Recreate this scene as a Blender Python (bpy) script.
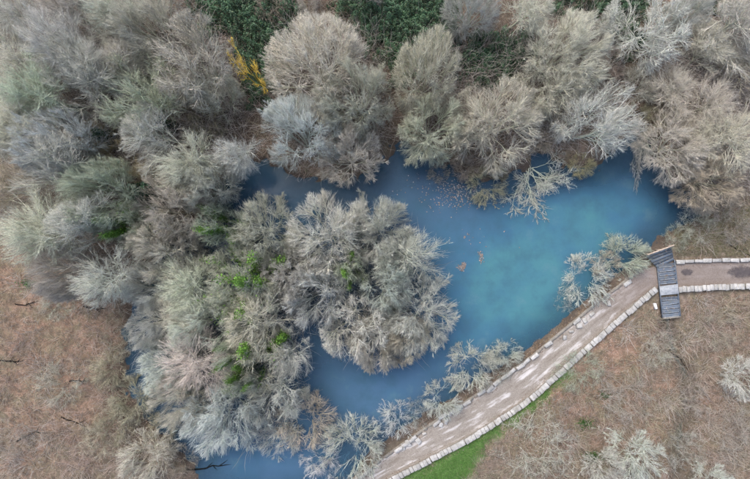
import bpy, math
import numpy as np

# ------------------------------------------------------------------ camera, sky, sun, exposure
S = 0.11                 # metres on the ground per photograph pixel
CAM_H = 60.0
scene = bpy.context.scene
for o in list(bpy.data.objects):
    bpy.data.objects.remove(o)
cam_d = bpy.data.cameras.new('camera')
cam = bpy.data.objects.new('camera', cam_d)
scene.collection.objects.link(cam)
cam.location = (0, 0, CAM_H)
cam.rotation_euler = (0, 0, 0)
cam_d.sensor_width = 36.0
cam_d.lens = 36.0 * CAM_H / (750 * S)
cam_d.clip_end = 3000
scene.camera = cam

SUN_EL, SUN_AZ = math.radians(56), math.radians(-35)
world = bpy.data.worlds.new('World')
scene.world = world
world.use_nodes = True
wn = world.node_tree
bg = wn.nodes['Background']
sky = wn.nodes.new('ShaderNodeTexSky')
sky.sky_type = 'NISHITA'
sky.sun_disc = False
sky.sun_elevation = SUN_EL
sky.sun_rotation = SUN_AZ
sky.air_density = 1.0
sky.dust_density = 4.0
wn.links.new(sky.outputs[0], bg.inputs[0])
bg.inputs[1].default_value = 0.15
sun_d = bpy.data.lights.new('sun', 'SUN')
sun_d.energy = 1.0
sun_d.angle = math.radians(50)
sun_d.color = (1.0, 0.96, 0.90)
sun = bpy.data.objects.new('sun', sun_d)
scene.collection.objects.link(sun)
sun.location = (0, 0, 90)
sun.rotation_euler = (math.pi / 2 - SUN_EL, 0, math.pi - SUN_AZ)
scene.view_settings.view_transform = 'Standard'
scene.view_settings.look = 'None'
scene.view_settings.gamma = 1.0
scene.view_settings.exposure = 0.97
scene.view_settings.use_curve_mapping = False

rng = np.random.default_rng(7)
COL = scene.collection

# ------------------------------------------------------------------ helpers
def w(px, py):
    return np.array([(px - 375.0) * S, (239.5 - py) * S])

def W(pts):
    return np.array([w(*p) for p in pts])

def norm(v):
    return v / (np.linalg.norm(v, axis=-1, keepdims=True) + 1e-9)

def smooth(a, b, x):
    t = np.clip((x - a) / (b - a), 0, 1)
    return t * t * (3 - 2 * t)

def make_mesh(name, verts, faces, mat, col=None, shade=False):
    """faces: list of int arrays (n,k)"""
    me = bpy.data.meshes.new(name)
    verts = np.asarray(verts, dtype=np.float32)
    me.vertices.add(len(verts))
    me.vertices.foreach_set('co', verts.ravel())
    faces = [np.asarray(f) for f in faces if len(f)]
    loops = np.concatenate([f.ravel() for f in faces]).astype(np.int32)
    sizes = np.concatenate([np.full(len(f), f.shape[1]) for f in faces])
    starts = np.concatenate([[0], np.cumsum(sizes)[:-1]]).astype(np.int32)
    me.loops.add(len(loops))
    me.loops.foreach_set('vertex_index', loops)
    me.polygons.add(len(sizes))
    me.polygons.foreach_set('loop_start', starts)
    if shade:
        me.polygons.foreach_set('use_smooth', np.ones(len(sizes), dtype=bool))
    me.update(calc_edges=True)
    if col is not None:
        a = me.color_attributes.new('col', 'FLOAT_COLOR', 'POINT')
        c = np.ones((len(verts), 4), dtype=np.float32)
        c[:, :3] = col
        a.data.foreach_set('color', c.ravel())
    me.materials.append(mat)
    return me

def link(name, me, parent=None, loc=(0, 0, 0), rot=(0, 0, 0), scale=(1, 1, 1)):
    o = bpy.data.objects.new(name, me)
    COL.objects.link(o)
    o.location = loc
    o.rotation_euler = rot
    o.scale = scale
    if parent is not None:
        o.parent = parent
    return o

def tag(o, label=None, cat=None, group=None, kind=None):
    if label: o['label'] = label
    if cat: o['category'] = cat
    if group: o['group'] = group
    if kind: o['kind'] = kind
    return o

class Geo:
    def __init__(s):
        s.v, s.q, s.t, s.c, s.n = [], [], [], [], 0
    def add(s, v, q=None, t=None, c=None):
        v = np.asarray(v).reshape(-1, 3)
        if q is not None and len(q): s.q.append(np.asarray(q) + s.n)
        if t is not None and len(t): s.t.append(np.asarray(t) + s.n)
        s.v.append(v); s.n += len(v)
        if c is not None: s.c.append(np.broadcast_to(c, (len(v), 3)))
    def mesh(s, name, mat, shade=False):
        f = []
        if s.q: f.append(np.concatenate(s.q))
        if s.t: f.append(np.concatenate(s.t))
        return make_mesh(name, np.concatenate(s.v), f, mat,
                         np.concatenate(s.c) if s.c else None, shade)

def tubes(g, pts, rad, k=3, tip=True, col=None):
    """pts (N,m,3) rad (N,m)"""
    N, m = pts.shape[:2]
    d = norm(pts[:, -1] - pts[:, 0])
    ref = np.where(np.abs(d[:, 2:3]) > 0.9, np.array([[1., 0, 0]]), np.array([[0, 0, 1.]]))
    a = norm(np.cross(d, ref)); b = np.cross(d, a)
    th = np.arange(k) * 2 * np.pi / k
    ring = np.cos(th)[None, :, None] * a[:, None] + np.sin(th)[None, :, None] * b[:, None]   # N,k,3
    mm = m - 1 if tip else m
    v = pts[:, :mm, None, :] + rad[:, :mm, None, None] * ring[:, None]                      # N,mm,k,3
    per = mm * k + (1 if tip else 0)
    vv = v.reshape(N, mm * k, 3)
    if tip:
        vv = np.concatenate([vv, pts[:, -1:, :]], axis=1)
    base = np.arange(N)[:, None, None] * per
    q = []
    j = np.arange(k); j2 = (j + 1) % k
    for i in range(mm - 1):
        q.append(np.stack([i * k + j, i * k + j2, (i + 1) * k + j2, (i + 1) * k + j], -1))
    quads = (base + np.concatenate(q)[None]).reshape(-1, 4) if q else None
    tr = None
    if tip:
        tr = (base + np.stack([(mm - 1) * k + j, (mm - 1) * k + j2, np.full(k, mm * k)], -1)[None]).reshape(-1, 3)
    c = None
    if col is not None:
        c = np.repeat(np.broadcast_to(col, (N, 3)), per, axis=0)
    g.add(vv, quads, tr, c)

def leaves(g, P, size, rg, flat=0.5, col=None, aspect=0.6):
    """diamond leaf faces, slightly folded"""
    N = len(P)
    nrm = norm(rg.normal(size=(N, 3)) * flat + np.array([0, 0, 1.0]))
    t = norm(np.cross(nrm, rg.normal(size=(N, 3))))
    b = np.cross(nrm, t)
    s = (np.broadcast_to(size, (N,)) * rg.uniform(0.65, 1.3, N))[:, None]
    v = np.stack([P - t * s, P - b * s * aspect + nrm * s * .2, P + t * s, P + b * s * aspect + nrm * s * .2], 1)
    i = np.arange(N)[:, None] * 4
    tri = np.concatenate([i + np.array([0, 1, 2]), i + np.array([0, 2, 3])])
    c = None if col is None else np.repeat(np.broadcast_to(col, (N, 3)), 4, axis=0)
    g.add(v.reshape(-1, 3), None, tri, c)

def box(sx, sy, sz, bev=0.0, jit=0.0, rg=rng, taper=0.0):
    """chamfered box, base at z=0: 3 rings"""
    out = []
    for z, ins in ((0, 0), (sz - bev, 0), (sz, bev)):
        tt = 1 - taper * z / max(sz, 1e-6)
        for x, y in ((-1, -1), (1, -1), (1, 1), (-1, 1)):
            out.append((x * (sx / 2 * tt - ins), y * (sy / 2 * tt - ins), z))
    v = np.array(out)
    if jit:
        j = rg.normal(size=(4, 3)) * jit
        v += np.concatenate([j, j, j + rg.normal(size=(4, 3)) * jit * .4])
    q = [(3, 2, 1, 0), (8, 9, 10, 11)]
    for r in (0, 4):
        for i in range(4):
            q.append((r + i, r + (i + 1) % 4, r + 4 + (i + 1) % 4, r + 4 + i))
    return v, np.array(q)

def vnoise(x, y, sc, seed=0):
    """cheap smooth noise from summed sines, about -1..1"""
    r = np.random.default_rng(seed)
    out = np.zeros_like(x, dtype=float)
    for i in range(7):
        a = r.uniform(0, 2 * np.pi); f = r.uniform(.5, 1.8) / sc * 2 * np.pi; p = r.uniform(0, 2 * np.pi)
        out += np.sin((x * np.cos(a) + y * np.sin(a)) * f + p + 1.3 * np.sin(x * f * .4 + y * f * .3 + i))
    return out / 3.2

def seg_dist(P, A):
    d = np.full(len(P), 1e9)
    for a, b in zip(A[:-1], A[1:]):
        ab = b - a
        t = np.clip(((P - a) @ ab) / (ab @ ab), 0, 1)
        d = np.minimum(d, np.linalg.norm(P - (a + t[:, None] * ab), axis=1))
    return d

def inside(P, A):
    r = np.zeros(len(P), bool)
    n = len(A)
    for i in range(n):
        x1, y1 = A[i]; x2, y2 = A[(i + 1) % n]
        c = ((y1 > P[:, 1]) != (y2 > P[:, 1]))
        xi = (x2 - x1) * (P[:, 1] - y1) / (y2 - y1 + 1e-12) + x1
        r ^= c & (P[:, 0] < xi)
    return r

def sdist(P, A):
    d = seg_dist(P, np.vstack([A, A[:1]]))
    return np.where(inside(P, A), -d, d)

# ------------------------------------------------------------------ materials
def new_mat(name):
    m = bpy.data.materials.new(name)
    m.use_nodes = True
    nt = m.node_tree
    return m, nt, nt.nodes['Principled BSDF']

def N(nt, t, **kw):
    n = nt.nodes.new(t)
    for k, v in kw.items():
        setattr(n, k, v)
    return n

def ramp(nt, fac, stops):
    r = N(nt, 'ShaderNodeValToRGB')
    e = r.color_ramp.elements
    e[0].position, e[0].color = stops[0][0], (*stops[0][1], 1)
    e[1].position, e[1].color = stops[-1][0], (*stops[-1][1], 1)
    for p, c in stops[1:-1]:
        x = e.new(p); x.color = (*c, 1)
    nt.links.new(fac, r.inputs[0])
    return r.outputs[0]

def noise(nt, vec, scale, detail=4, rough=.55):
    n = N(nt, 'ShaderNodeTexNoise')
    n.inputs['Scale'].default_value = scale
    n.inputs['Detail'].default_value = detail
    n.inputs['Roughness'].default_value = rough
    if vec is not None: nt.links.new(vec, n.inputs['Vector'])
    return n.outputs['Fac']

def mixc(nt, fac, a, b, mode='MIX'):
    m = N(nt, 'ShaderNodeMix', data_type='RGBA', blend_type=mode)
    for i, v in ((0, fac), (6, a), (7, b)):
        if hasattr(v, 'node'): nt.links.new(v, m.inputs[i])
        else: m.inputs[i].default_value = v if i == 0 else (*v, 1)
    return m.outputs[2]

def bump(nt, b, h, strength, dist):
    n = N(nt, 'ShaderNodeBump')
    n.inputs['Strength'].default_value = strength
    n.inputs['Distance'].default_value = dist
    nt.links.new(h, n.inputs['Height'])
    nt.links.new(n.outputs[0], b.inputs['Normal'])

def pos(nt):
    return N(nt, 'ShaderNodeNewGeometry').outputs['Position']

def bark(name, lo, hi, scale):
    m, nt, b = new_mat(name)
    oi = N(nt, 'ShaderNodeObjectInfo')
    tc = N(nt, 'ShaderNodeTexCoord')
    f = noise(nt, tc.outputs['Object'], scale, 5, .7)
    c = ramp(nt, f, [(.25, lo), (.75, hi)])
    at = N(nt, 'ShaderNodeAttribute'); at.attribute_name = 'col'
    c = mixc(nt, 1.0, c, at.outputs['Color'], 'MULTIPLY')
    nt.links.new(mixc(nt, 1.0, oi.outputs['Color'], c, 'MULTIPLY'), b.inputs['Base Color'])
    b.inputs['Roughness'].default_value = .85
    b.inputs['Specular IOR Level'].default_value = .25
    return m
M_TWIG = bark('twig_bark', (.70, .70, .74), (1.25, 1.22, 1.14), 1.6)
M_LIMB = bark('limb_bark', (.55, .60, .52), (1.15, 1.16, 1.06), 3.5)

def leafmat(name, rough=.55, spec=.3):
    m, nt, b = new_mat(name)
    a = N(nt, 'ShaderNodeAttribute'); a.attribute_name = 'col'
    f = noise(nt, pos(nt), 14, 2)
    c = mixc(nt, 1.0, a.outputs['Color'], ramp(nt, f, [(.3, (.75, .75, .75)), (.7, (1.2, 1.2, 1.2))]), 'MULTIPLY')
    nt.links.new(c, b.inputs['Base Color'])
    b.inputs['Roughness'].default_value = rough
    b.inputs['Specular IOR Level'].default_value = spec
    return m
M_LEAF = leafmat('evergreen_leaf', .45, .35)
M_DRY = leafmat('dry_leaf', .85, .15)
M_CANE = leafmat('bramble_cane', .85, .2)

def stone(name, lo, hi, sc=3.0):
    m, nt, b = new_mat(name)
    oi = N(nt, 'ShaderNodeObjectInfo')
    p = pos(nt)
    f = noise(nt, p, sc, 6, .65)
    c = ramp(nt, f, [(.25, lo), (.7, hi)])
    v = N(nt, 'ShaderNodeMath', operation='MULTIPLY_ADD')
    nt.links.new(oi.outputs['Random'], v.inputs[0]); v.inputs[1].default_value = .3; v.inputs[2].default_value = .72
    cc = N(nt, 'ShaderNodeCombineColor')
    for i in range(3): nt.links.new(v.outputs[0], cc.inputs[i])
    c = mixc(nt, 1.0, c, cc.outputs[0], 'MULTIPLY')
    spots = ramp(nt, noise(nt, p, 9, 3), [(.60, (0, 0, 0)), (.66, (1, 1, 1))])
    c = mixc(nt, spots, c, (.17, .17, .13))
    c = mixc(nt, ramp(nt, noise(nt, p, 1.1, 5, .7), [(.5, (0, 0, 0)), (.7, (.6, .6, .6))]), c, (.24, .23, .19))
    nt.links.new(c, b.inputs['Base Color'])
    b.inputs['Roughness'].default_value = .9
    bump(nt, b, noise(nt, p, 22, 5), .5, .03)
    return m
M_CAP = stone('limestone_coping', (.32, .31, .29), (.53, .52, .50))
M_CORE = stone('masonry_core', (.16, .15, .13), (.34, .31, .27), 5)

# ------------------------------------------------------------------ layout lines (photograph pixels, turned into metres)
POND = W([(345, 500), (372, 452), (410, 426), (450, 401), (490, 376), (520, 358), (545, 340), (565, 323), (592, 300), (622, 276),
          (643, 256), (652, 246), (664, 236), (690, 222), (712, 212), (708, 200), (690, 190), (668, 172), (655, 150), (650, 130), (640, 118), (628, 128),
          (616, 150), (596, 166), (565, 168), (552, 156), (536, 150), (528, 166), (505, 176), (480, 180), (462, 170),
          (440, 160), (420, 152), (405, 138), (392, 146), (370, 170), (335, 182), (300, 178), (270, 160), (240, 158), (224, 178), (205, 214),
          (165, 245), (135, 290), (122, 330), (128, 390), (160, 436), (196, 470), (200, 500)])
SOUTH = W([(376, 488), (388, 480), (425, 461), (470, 437), (505, 415), (532, 396), (562, 369), (600, 335), (626, 312), (655.5, 287.5)])
SOUTH_E = W([(676.5, 289), (720, 286.5), (772, 285)])
NORTH = W([(330, 500), (356, 478), (400, 446), (440, 418), (470, 399), (500, 379), (530, 358), (560, 333), (600, 300), (640, 270)])
NORTH_E = W([(674, 261.5), (720, 260), (772, 258.5)])
STREAM = W([(668, 308), (670, 330), (674, 350), (687, 376), (690, 400), (681, 430), (678, 470), (676, 520)])
GRASS = W([(396, 484), (430, 463), (473, 438), (508, 416), (534, 397), (565, 370), (567, 375), (545, 395), (520, 414), (500, 428), (484, 446), (470, 470), (458, 495)])
WATER_Z = -0.35

def ground_z(P):
    P = np.atleast_2d(P).astype(float)
    d = sdist(P, POND)
    nz = .14 * vnoise(P[:, 0], P[:, 1], 9, 3) + .06 * vnoise(P[:, 0], P[:, 1], 2.6, 4)
    t = smooth(-3.1, 1.5, d + .38 * vnoise(P[:, 0], P[:, 1], 2.0, 41) + .16 * vnoise(P[:, 0], P[:, 1], .9, 42))
    z = -1.5 * (1 - t) + t * (.12 + nz)
    dp = np.minimum(seg_dist(P, (SOUTH[1:] + NORTH[1:]) / 2), seg_dist(P, (SOUTH_E + NORTH_E) / 2))
    k = smooth(2.9, 1.9, dp) * smooth(-.6, .2, d)
    z = z * (1 - k) + .02 * k
    ds = seg_dist(P, STREAM)
    z -= .55 * smooth(1.3, .2, ds + .25 * vnoise(P[:, 0], P[:, 1], 1.7, 43))
    return z
def gz(x, y):
    return float(ground_z(np.array([[x, y]]))[0])

# ------------------------------------------------------------------ ground
def axis(half, step, far):
    a = np.arange(-half, half + 1e-6, step)
    o = half + np.cumsum(step * 1.35 ** np.arange(1, 24))
    o = o[o < far]
    return np.concatenate([-o[::-1], a, o])
gx, gy = axis(48, .4, 900), axis(34, .4, 900)
XX, YY = np.meshgrid(gx, gy)
PP = np.stack([XX.ravel(), YY.ravel()], 1)
ZZ = ground_z(PP)
dpond = sdist(PP, POND)
grass = smooth(.9, -.7, sdist(PP, GRASS) + .7 * vnoise(PP[:, 0], PP[:, 1], 2.2, 11) + .4 * vnoise(PP[:, 0], PP[:, 1], .9, 16))
humus = sum(.72 * np.exp(-(((PP[:, 0] - w(a_, b_)[0]) / (rx_ * S)) ** 2 + ((PP[:, 1] - w(a_, b_)[1]) / (ry_ * S)) ** 2) ** 2) for a_, b_, rx_, ry_ in ((410, 70, 240, 85), (130, 130, 150, 110), (138, 400, 40, 75)))
mud = np.maximum(np.clip(humus, 0, .75), np.maximum(smooth(1.6, -.2, dpond + .7 * vnoise(PP[:, 0], PP[:, 1], 4, 12)), smooth(1.5, .3, seg_dist(PP, STREAM) + .4 * vnoise(PP[:, 0], PP[:, 1], 2, 15)) * .55))
# how orange the fallen leaves are
def blob(px, py, r):
    c = w(px, py)
    return np.exp(-((PP - c) ** 2).sum(1) / (r * S) ** 2)
orange = np.clip(1.2 * blob(30, 380, 105) + 1.2 * blob(20, 270, 70) + .8 * blob(615, 345, 45) + .7 * blob(560, 395, 50) + .55 * blob(660, 60, 60) + .5 * blob(720, 400, 70) + .5 * blob(640, 410, 60)
                 + .3 * vnoise(PP[:, 0], PP[:, 1], 7, 13) + .2 * vnoise(PP[:, 0], PP[:, 1], 2.5, 14), 0, 1)
nxg, nyg = len(gx), len(gy)
ii = (np.arange(nyg - 1)[:, None] * nxg + np.arange(nxg - 1)[None]).ravel()
gq = np.stack([ii, ii + 1, ii + nxg + 1, ii + nxg], 1)
m, nt, b = new_mat('leaf_litter_soil')
a = N(nt, 'ShaderNodeAttribute'); a.attribute_name = 'col'
sp = N(nt, 'ShaderNodeSeparateColor'); nt.links.new(a.outputs['Color'], sp.inputs[0])
p = pos(nt)
fine = noise(nt, p, 7, 6, .75)
mid = noise(nt, p, .55, 5, .65)
patch = noise(nt, p, 1.7, 5, .7)
grey = ramp(nt, fine, [(.2, (.065, .052, .041)), (.48, (.175, .138, .108)), (.75, (.315, .262, .215))])
org = ramp(nt, fine, [(.2, (.10, .058, .038)), (.48, (.235, .145, .098)), (.75, (.385, .275, .205))])
c = mixc(nt, sp.outputs[2], grey, org)
c = mixc(nt, ramp(nt, mid, [(.42, (0, 0, 0)), (.62, (.75, .75, .75))]), c, (.165, .148, .09))
c = mixc(nt, ramp(nt, patch, [(.40, (.75, .75, .75)), (.55, (0, 0, 0))]), c, (.085, .068, .05))
c = mixc(nt, ramp(nt, patch, [(.55, (0, 0, 0)), (.72, (.6, .6, .6))]), c, (.36, .29, .24))
c = mixc(nt, sp.outputs[1], c, ramp(nt, fine, [(.3, (.035, .028, .023)), (.7, (.105, .08, .062))]))
c = mixc(nt, sp.outputs[0], c, ramp(nt, fine, [(.3, (.055, .105, .03)), (.7, (.13, .23, .065))]))
nt.links.new(c, b.inputs['Base Color'])
b.inputs['Roughness'].default_value = .95
bump(nt, b, fine, .8, .08)
M_GROUND = m
ground = link('ground', make_mesh('ground', np.column_stack([PP, ZZ]), [gq], M_GROUND, np.column_stack([grass, mud, orange]), True))
tag(ground, kind='structure')

# ------------------------------------------------------------------ pond water
wx = np.arange(-30, 40, .5); wy = np.arange(-29.5, 15, .5)
WX, WY = np.meshgrid(wx, wy); WP = np.stack([WX.ravel(), WY.ravel()], 1)
wd = sdist(WP, POND)
keep = wd < 1.6
def wblob(px, py, rx, ry):
    c = w(px, py)
    return np.exp(-((WP[:, 0] - c[0]) / (rx * S)) ** 2 - ((WP[:, 1] - c[1]) / (ry * S)) ** 2)
depth = smooth(.3, -4.5, wd)
milk = np.clip(.42 + .75 * wblob(540, 275, 85, 60) + .7 * wblob(600, 215, 60, 35) + .5 * wblob(470, 330, 70, 50) + .5 * wblob(400, 400, 100, 40) + .5 * wblob(270, 475, 60, 40) + .35 * wblob(440, 220, 60, 50) + .25 * wblob(250, 195, 40, 30), 0, 1) * (.35 + .65 * depth)
teal = np.clip(wblob(525, 290, 90, 70) + .6 * wblob(600, 215, 70, 40), 0, 1)
idx = -np.ones(len(WP), int); idx[keep] = np.arange(keep.sum())
jj = (np.arange(len(wy) - 1)[:, None] * len(wx) + np.arange(len(wx) - 1)[None]).ravel()
wq = np.stack([jj, jj + 1, jj + len(wx) + 1, jj + len(wx)], 1)
wq = idx[wq]; wq = wq[(wq >= 0).all(1)]
m, nt, b = new_mat('pond_water')
a = N(nt, 'ShaderNodeAttribute'); a.attribute_name = 'col'
sp = N(nt, 'ShaderNodeSeparateColor'); nt.links.new(a.outputs['Color'], sp.inputs[0])
p = pos(nt)
cl = noise(nt, p, .22, 6, .62)
tf = N(nt, 'ShaderNodeMath', operation='MULTIPLY_ADD')
nt.links.new(cl, tf.inputs[0]); tf.inputs[1].default_value = 1.3; tf.inputs[2].default_value = -.65
ts = N(nt, 'ShaderNodeMath', operation='ADD'); nt.links.new(tf.outputs[0], ts.inputs[0]); nt.links.new(sp.outputs[1], ts.inputs[1])
c = ramp(nt, ts.outputs[0], [(.0, (.062, .132, .22)), (.5, (.046, .132, .208)), (1.0, (.06, .178, .212))])
weed = noise(nt, p, .38, 6, .68)
c = mixc(nt, ramp(nt, weed, [(.48, (0, 0, 0)), (.68, (.55, .55, .55))]), c, (.04, .10, .145))
c = mixc(nt, ramp(nt, weed, [(.28, (.5, .5, .5)), (.44, (0, 0, 0))]), c, (.105, .20, .24))
nt.links.new(c, b.inputs['Base Color'])
b.inputs['Roughness'].default_value = .06
b.inputs['IOR'].default_value = 1.33
bump(nt, b, noise(nt, p, 1.6, 4, .6), .16, .06)
ms = N(nt, 'ShaderNodeMath', operation='MULTIPLY_ADD', use_clamp=True)
nt.links.new(sp.outputs[0], ms.inputs[0]); ms.inputs[1].default_value = .74; ms.inputs[2].default_value = .22
tr = N(nt, 'ShaderNodeBsdfTransparent'); tr.inputs[0].default_value = (.45, .68, .80, 1)
mx = N(nt, 'ShaderNodeMixShader')
nt.links.new(ms.outputs[0], mx.inputs[0]); nt.links.new(tr.outputs[0], mx.inputs[1]); nt.links.new(b.outputs[0], mx.inputs[2])
nt.links.new(mx.outputs[0], nt.nodes['Material Output'].inputs[0])
M_WATER = m
pond = link('pond_water', make_mesh('pond_water', np.column_stack([WP[keep], np.zeros(keep.sum())]), [wq], M_WATER,
            np.column_stack([milk, teal, depth])[keep], True), loc=(0, 0, WATER_Z))
tag(pond, kind='structure')

def ribbon(A, B, nseg, z):
    """sheet between two polylines"""
    def samp(L):
        s = np.concatenate([[0], np.cumsum(np.linalg.norm(np.diff(L, axis=0), axis=1))])
        t = np.linspace(0, s[-1], nseg)
        return np.column_stack([np.interp(t, s, L[:, 0]), np.interp(t, s, L[:, 1])])
    return samp(A), samp(B)

# stream below the deck
sl = ribbon(STREAM, STREAM, 60, 0)[0]
nrm2 = np.gradient(sl, axis=0); nrm2 = np.stack([-nrm2[:, 1], nrm2[:, 0]], 1); nrm2 /= np.linalg.norm(nrm2, axis=1)[:, None]
wd2 = (.26 + .14 * np.sin(np.arange(60) * 1.1))[:, None]
v = np.concatenate([np.column_stack([sl + nrm2 * wd2, np.full(60, -.36)]), np.column_stack([sl - nrm2 * wd2, np.full(60, -.36)])])
i = np.arange(59)
M_STREAM, nt, b = new_mat('stream_water')
nt.links.new(ramp(nt, noise(nt, pos(nt), 1.5), [(.3, (.05, .06, .05)), (.7, (.12, .13, .11))]), b.inputs['Base Color'])
b.inputs['Roughness'].default_value = .1
tag(link('stream_water', make_mesh('stream_water', v, [np.stack([i, i + 60, i + 61, i + 1], 1)], M_STREAM)), kind='structure')

# ------------------------------------------------------------------ gravel path on the dam
m, nt, b = new_mat('path_gravel')
a = N(nt, 'ShaderNodeAttribute'); a.attribute_name = 'col'
p = pos(nt)
mp = N(nt, 'ShaderNodeMapping'); nt.links.new(a.outputs['Color'], mp.inputs[0]); mp.inputs['Scale'].default_value = (9, 3.2, 1)
streak = noise(nt, mp.outputs[0], 1.6, 5, .6)
fine = noise(nt, p, 11, 6, .75)
c = ramp(nt, fine, [(.25, (.14, .122, .10)), (.5, (.245, .218, .188)), (.75, (.36, .33, .295))])
c = mixc(nt, ramp(nt, streak, [(.52, (0, 0, 0)), (.66, (.85, .85, .85))]), c, (.56, .54, .53))
spx = N(nt, 'ShaderNodeSeparateColor'); nt.links.new(a.outputs['Color'], spx.inputs[0])
c = mixc(nt, spx.outputs[2], c, ramp(nt, fine, [(.3, (.125, .098, .085)), (.7, (.25, .21, .185))]))
c = mixc(nt, ramp(nt, streak, [(.26, (.8, .8, .8)), (.42, (0, 0, 0))]), c, (.13, .10, .075))
nt.links.new(c, b.inputs['Base Color'])
b.inputs['Roughness'].default_value = .95
bump(nt, b, fine, .6, .04)
M_PATH = m
def path(A, B, n, L, brown=0.0):
    a_, b_ = ribbon(A, B, n, 0)
    rows = []
    for j in range(7):
        f = j / 6
        q = a_ * (1 - f) + b_ * f
        rows.append(np.column_stack([q, np.full(n, .10 + .05 * math.sin(math.pi * f)) + .02 * vnoise(q[:, 0], q[:, 1], 1.5, 21)]))
    v = np.concatenate(rows)
    c = np.column_stack([np.tile(np.linspace(0, L, n), 7), np.repeat(np.linspace(0, 1, 7), n), np.full(7 * n, brown) if brown else np.tile(.85 * smooth(.78, .99, np.linspace(0, 1, n)), 7)])
    r = (np.arange(6)[:, None] * n + np.arange(n - 1)[None]).ravel()
    o = link('path', make_mesh('path', v, [np.stack([r, r + n, r + n + 1, r + 1][::-1], 1)], M_PATH, c, True))
    tag(o, kind='structure')
path(SOUTH, NORTH, 90, 1.0)
path(np.vstack([SOUTH[-1:], SOUTH_E]), np.vstack([NORTH[-1:], NORTH_E]), 30, .35, .85)
# two thin dark patches on the path, fading out towards a ragged rim
M_PATCH, nt, b = new_mat('path_dark')
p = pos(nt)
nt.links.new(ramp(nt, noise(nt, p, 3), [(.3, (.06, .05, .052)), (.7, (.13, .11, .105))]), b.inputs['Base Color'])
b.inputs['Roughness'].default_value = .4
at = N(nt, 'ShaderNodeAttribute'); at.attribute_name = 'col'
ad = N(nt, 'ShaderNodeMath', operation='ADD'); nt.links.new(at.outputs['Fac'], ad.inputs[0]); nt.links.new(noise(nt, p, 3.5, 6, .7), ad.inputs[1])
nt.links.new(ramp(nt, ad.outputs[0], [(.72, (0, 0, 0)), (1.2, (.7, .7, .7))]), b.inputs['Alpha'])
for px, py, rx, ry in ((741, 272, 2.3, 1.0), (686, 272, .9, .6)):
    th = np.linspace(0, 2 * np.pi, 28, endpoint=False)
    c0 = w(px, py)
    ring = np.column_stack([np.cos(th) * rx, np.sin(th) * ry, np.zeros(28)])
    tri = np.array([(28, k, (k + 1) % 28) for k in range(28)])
    tag(link('dark_patch', make_mesh('dark_patch', np.vstack([ring, [[0, 0, 0]]]), [tri], M_PATCH, np.array([[0, 0, 0]] * 28 + [[.9, .9, .9]])), loc=(c0[0], c0[1], .18)), kind='structure')

# ------------------------------------------------------------------ stone walls
def along(L, pitch, start=0.0):
    s = np.concatenate([[0], np.cumsum(np.linalg.norm(np.diff(L, axis=0), axis=1))])
    t = np.arange(start + pitch / 2, s[-1], pitch)
    P = np.column_stack([np.interp(t, s, L[:, 0]), np.interp(t, s, L[:, 1])])
    k = np.clip(np.searchsorted(s, t) - 1, 0, len(L) - 2)
    d = (L[1:] - L[:-1])[k]
    # smoothed heading
    P2 = np.column_stack([np.interp(t + .8, s, L[:, 0]), np.interp(t + .8, s, L[:, 1])]) - np.column_stack([np.interp(t - .8, s, L[:, 0]), np.interp(t - .8, s, L[:, 1])])
    return P, np.arctan2(P2[:, 1], P2[:, 0])

def stone_meshes(name, sx, sy, sz, n, jit):
    out = []
    for _ in range(n):
        v, q = box(sx * rng.uniform(.93, 1.03), sy * rng.uniform(.94, 1.05), sz * rng.uniform(.9, 1.15), .025, jit)
        out.append(make_mesh(name, v, [q], M_CAP))
    return out
CAPS = stone_meshes('capstone', .415, .62, .13, 8, .012)
SLABS = stone_meshes('coping_slab', .97, .36, .12, 6, .025)

def wall(L, label, caps, pitch, width, top, keep_fn, jitter, group=None):
    p0 = np.array([*L[0], 0])
    e = link('stone_wall', None, loc=p0)
    tag(e, label, 'wall', group)
    P, A = along(L, .35)
    nP = np.stack([-np.sin(A), np.cos(A)], 1)
    n = len(P)
    hv = top + .03 * rng.normal(size=n)
    kk = np.array([keep_fn(*q) for q in P])
    hv = np.where(kk > .6, top, np.clip(.15 + .05 * rng.normal(size=n), .08, top))
    wid = width / 2 * (1 + .06 * rng.normal(size=n))
    lo = np.minimum(ground_z(P + nP * width * .5), ground_z(P - nP * width * .5)) - .25
    rows = [np.column_stack([P + nP * wid[:, None], lo]), np.column_stack([P + nP * wid[:, None] * .97, hv]),
            np.column_stack([P - nP * wid[:, None] * .97, hv]), np.column_stack([P - nP * wid[:, None], lo])]
    v = np.concatenate(rows) - p0
    r = np.arange(n - 1)
    q = [np.stack([r + a * n, r + a * n + 1, r + (a + 1) * n + 1, r + (a + 1) * n], 1) for a in range(3)]
    q.append(np.array([(0, n, 2 * n, 3 * n), (n - 1, 4 * n - 1, 3 * n - 1, 2 * n - 1)]))
    link('masonry', make_mesh('masonry', v, [np.concatenate(q)], M_CORE), e)
    P, A = along(L, pitch)
    for (x, y), a_ in zip(P, A):
        if rng.uniform() > keep_fn(x, y): continue
        link('capstone', caps[rng.integers(len(caps))], e,
             (x - p0[0] + rng.normal() * jitter, y - p0[1] + rng.normal() * jitter, top + .004 + abs(rng.normal()) * .012),
             (rng.normal() * .02, rng.normal() * .02, a_ + rng.normal() * jitter))
    return e
wall(SOUTH, 'long stone wall with pale capstones along the grass side of the gravel path', CAPS, .425, .5, .42, lambda x, y: 1, .03)
wall(SOUTH_E, 'short wall of upright pale capstones to the right of the slatted deck', CAPS, .425, .5, .42, lambda x, y: 1, .03)
def nkeep(x, y):
    px = x / S + 375
    for a_, b_, k in ((300, 373, .95), (380, 414, .6), (425, 441, .5), (441, 472, .9), (484, 521, .97), (621, 634, .6)):
        if a_ < px < b_: return k
    return .18
wall(NORTH, 'broken stone wall with missing coping along the pond side of the path', SLABS, 1.0, .34, .36, nkeep, .06)
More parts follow.
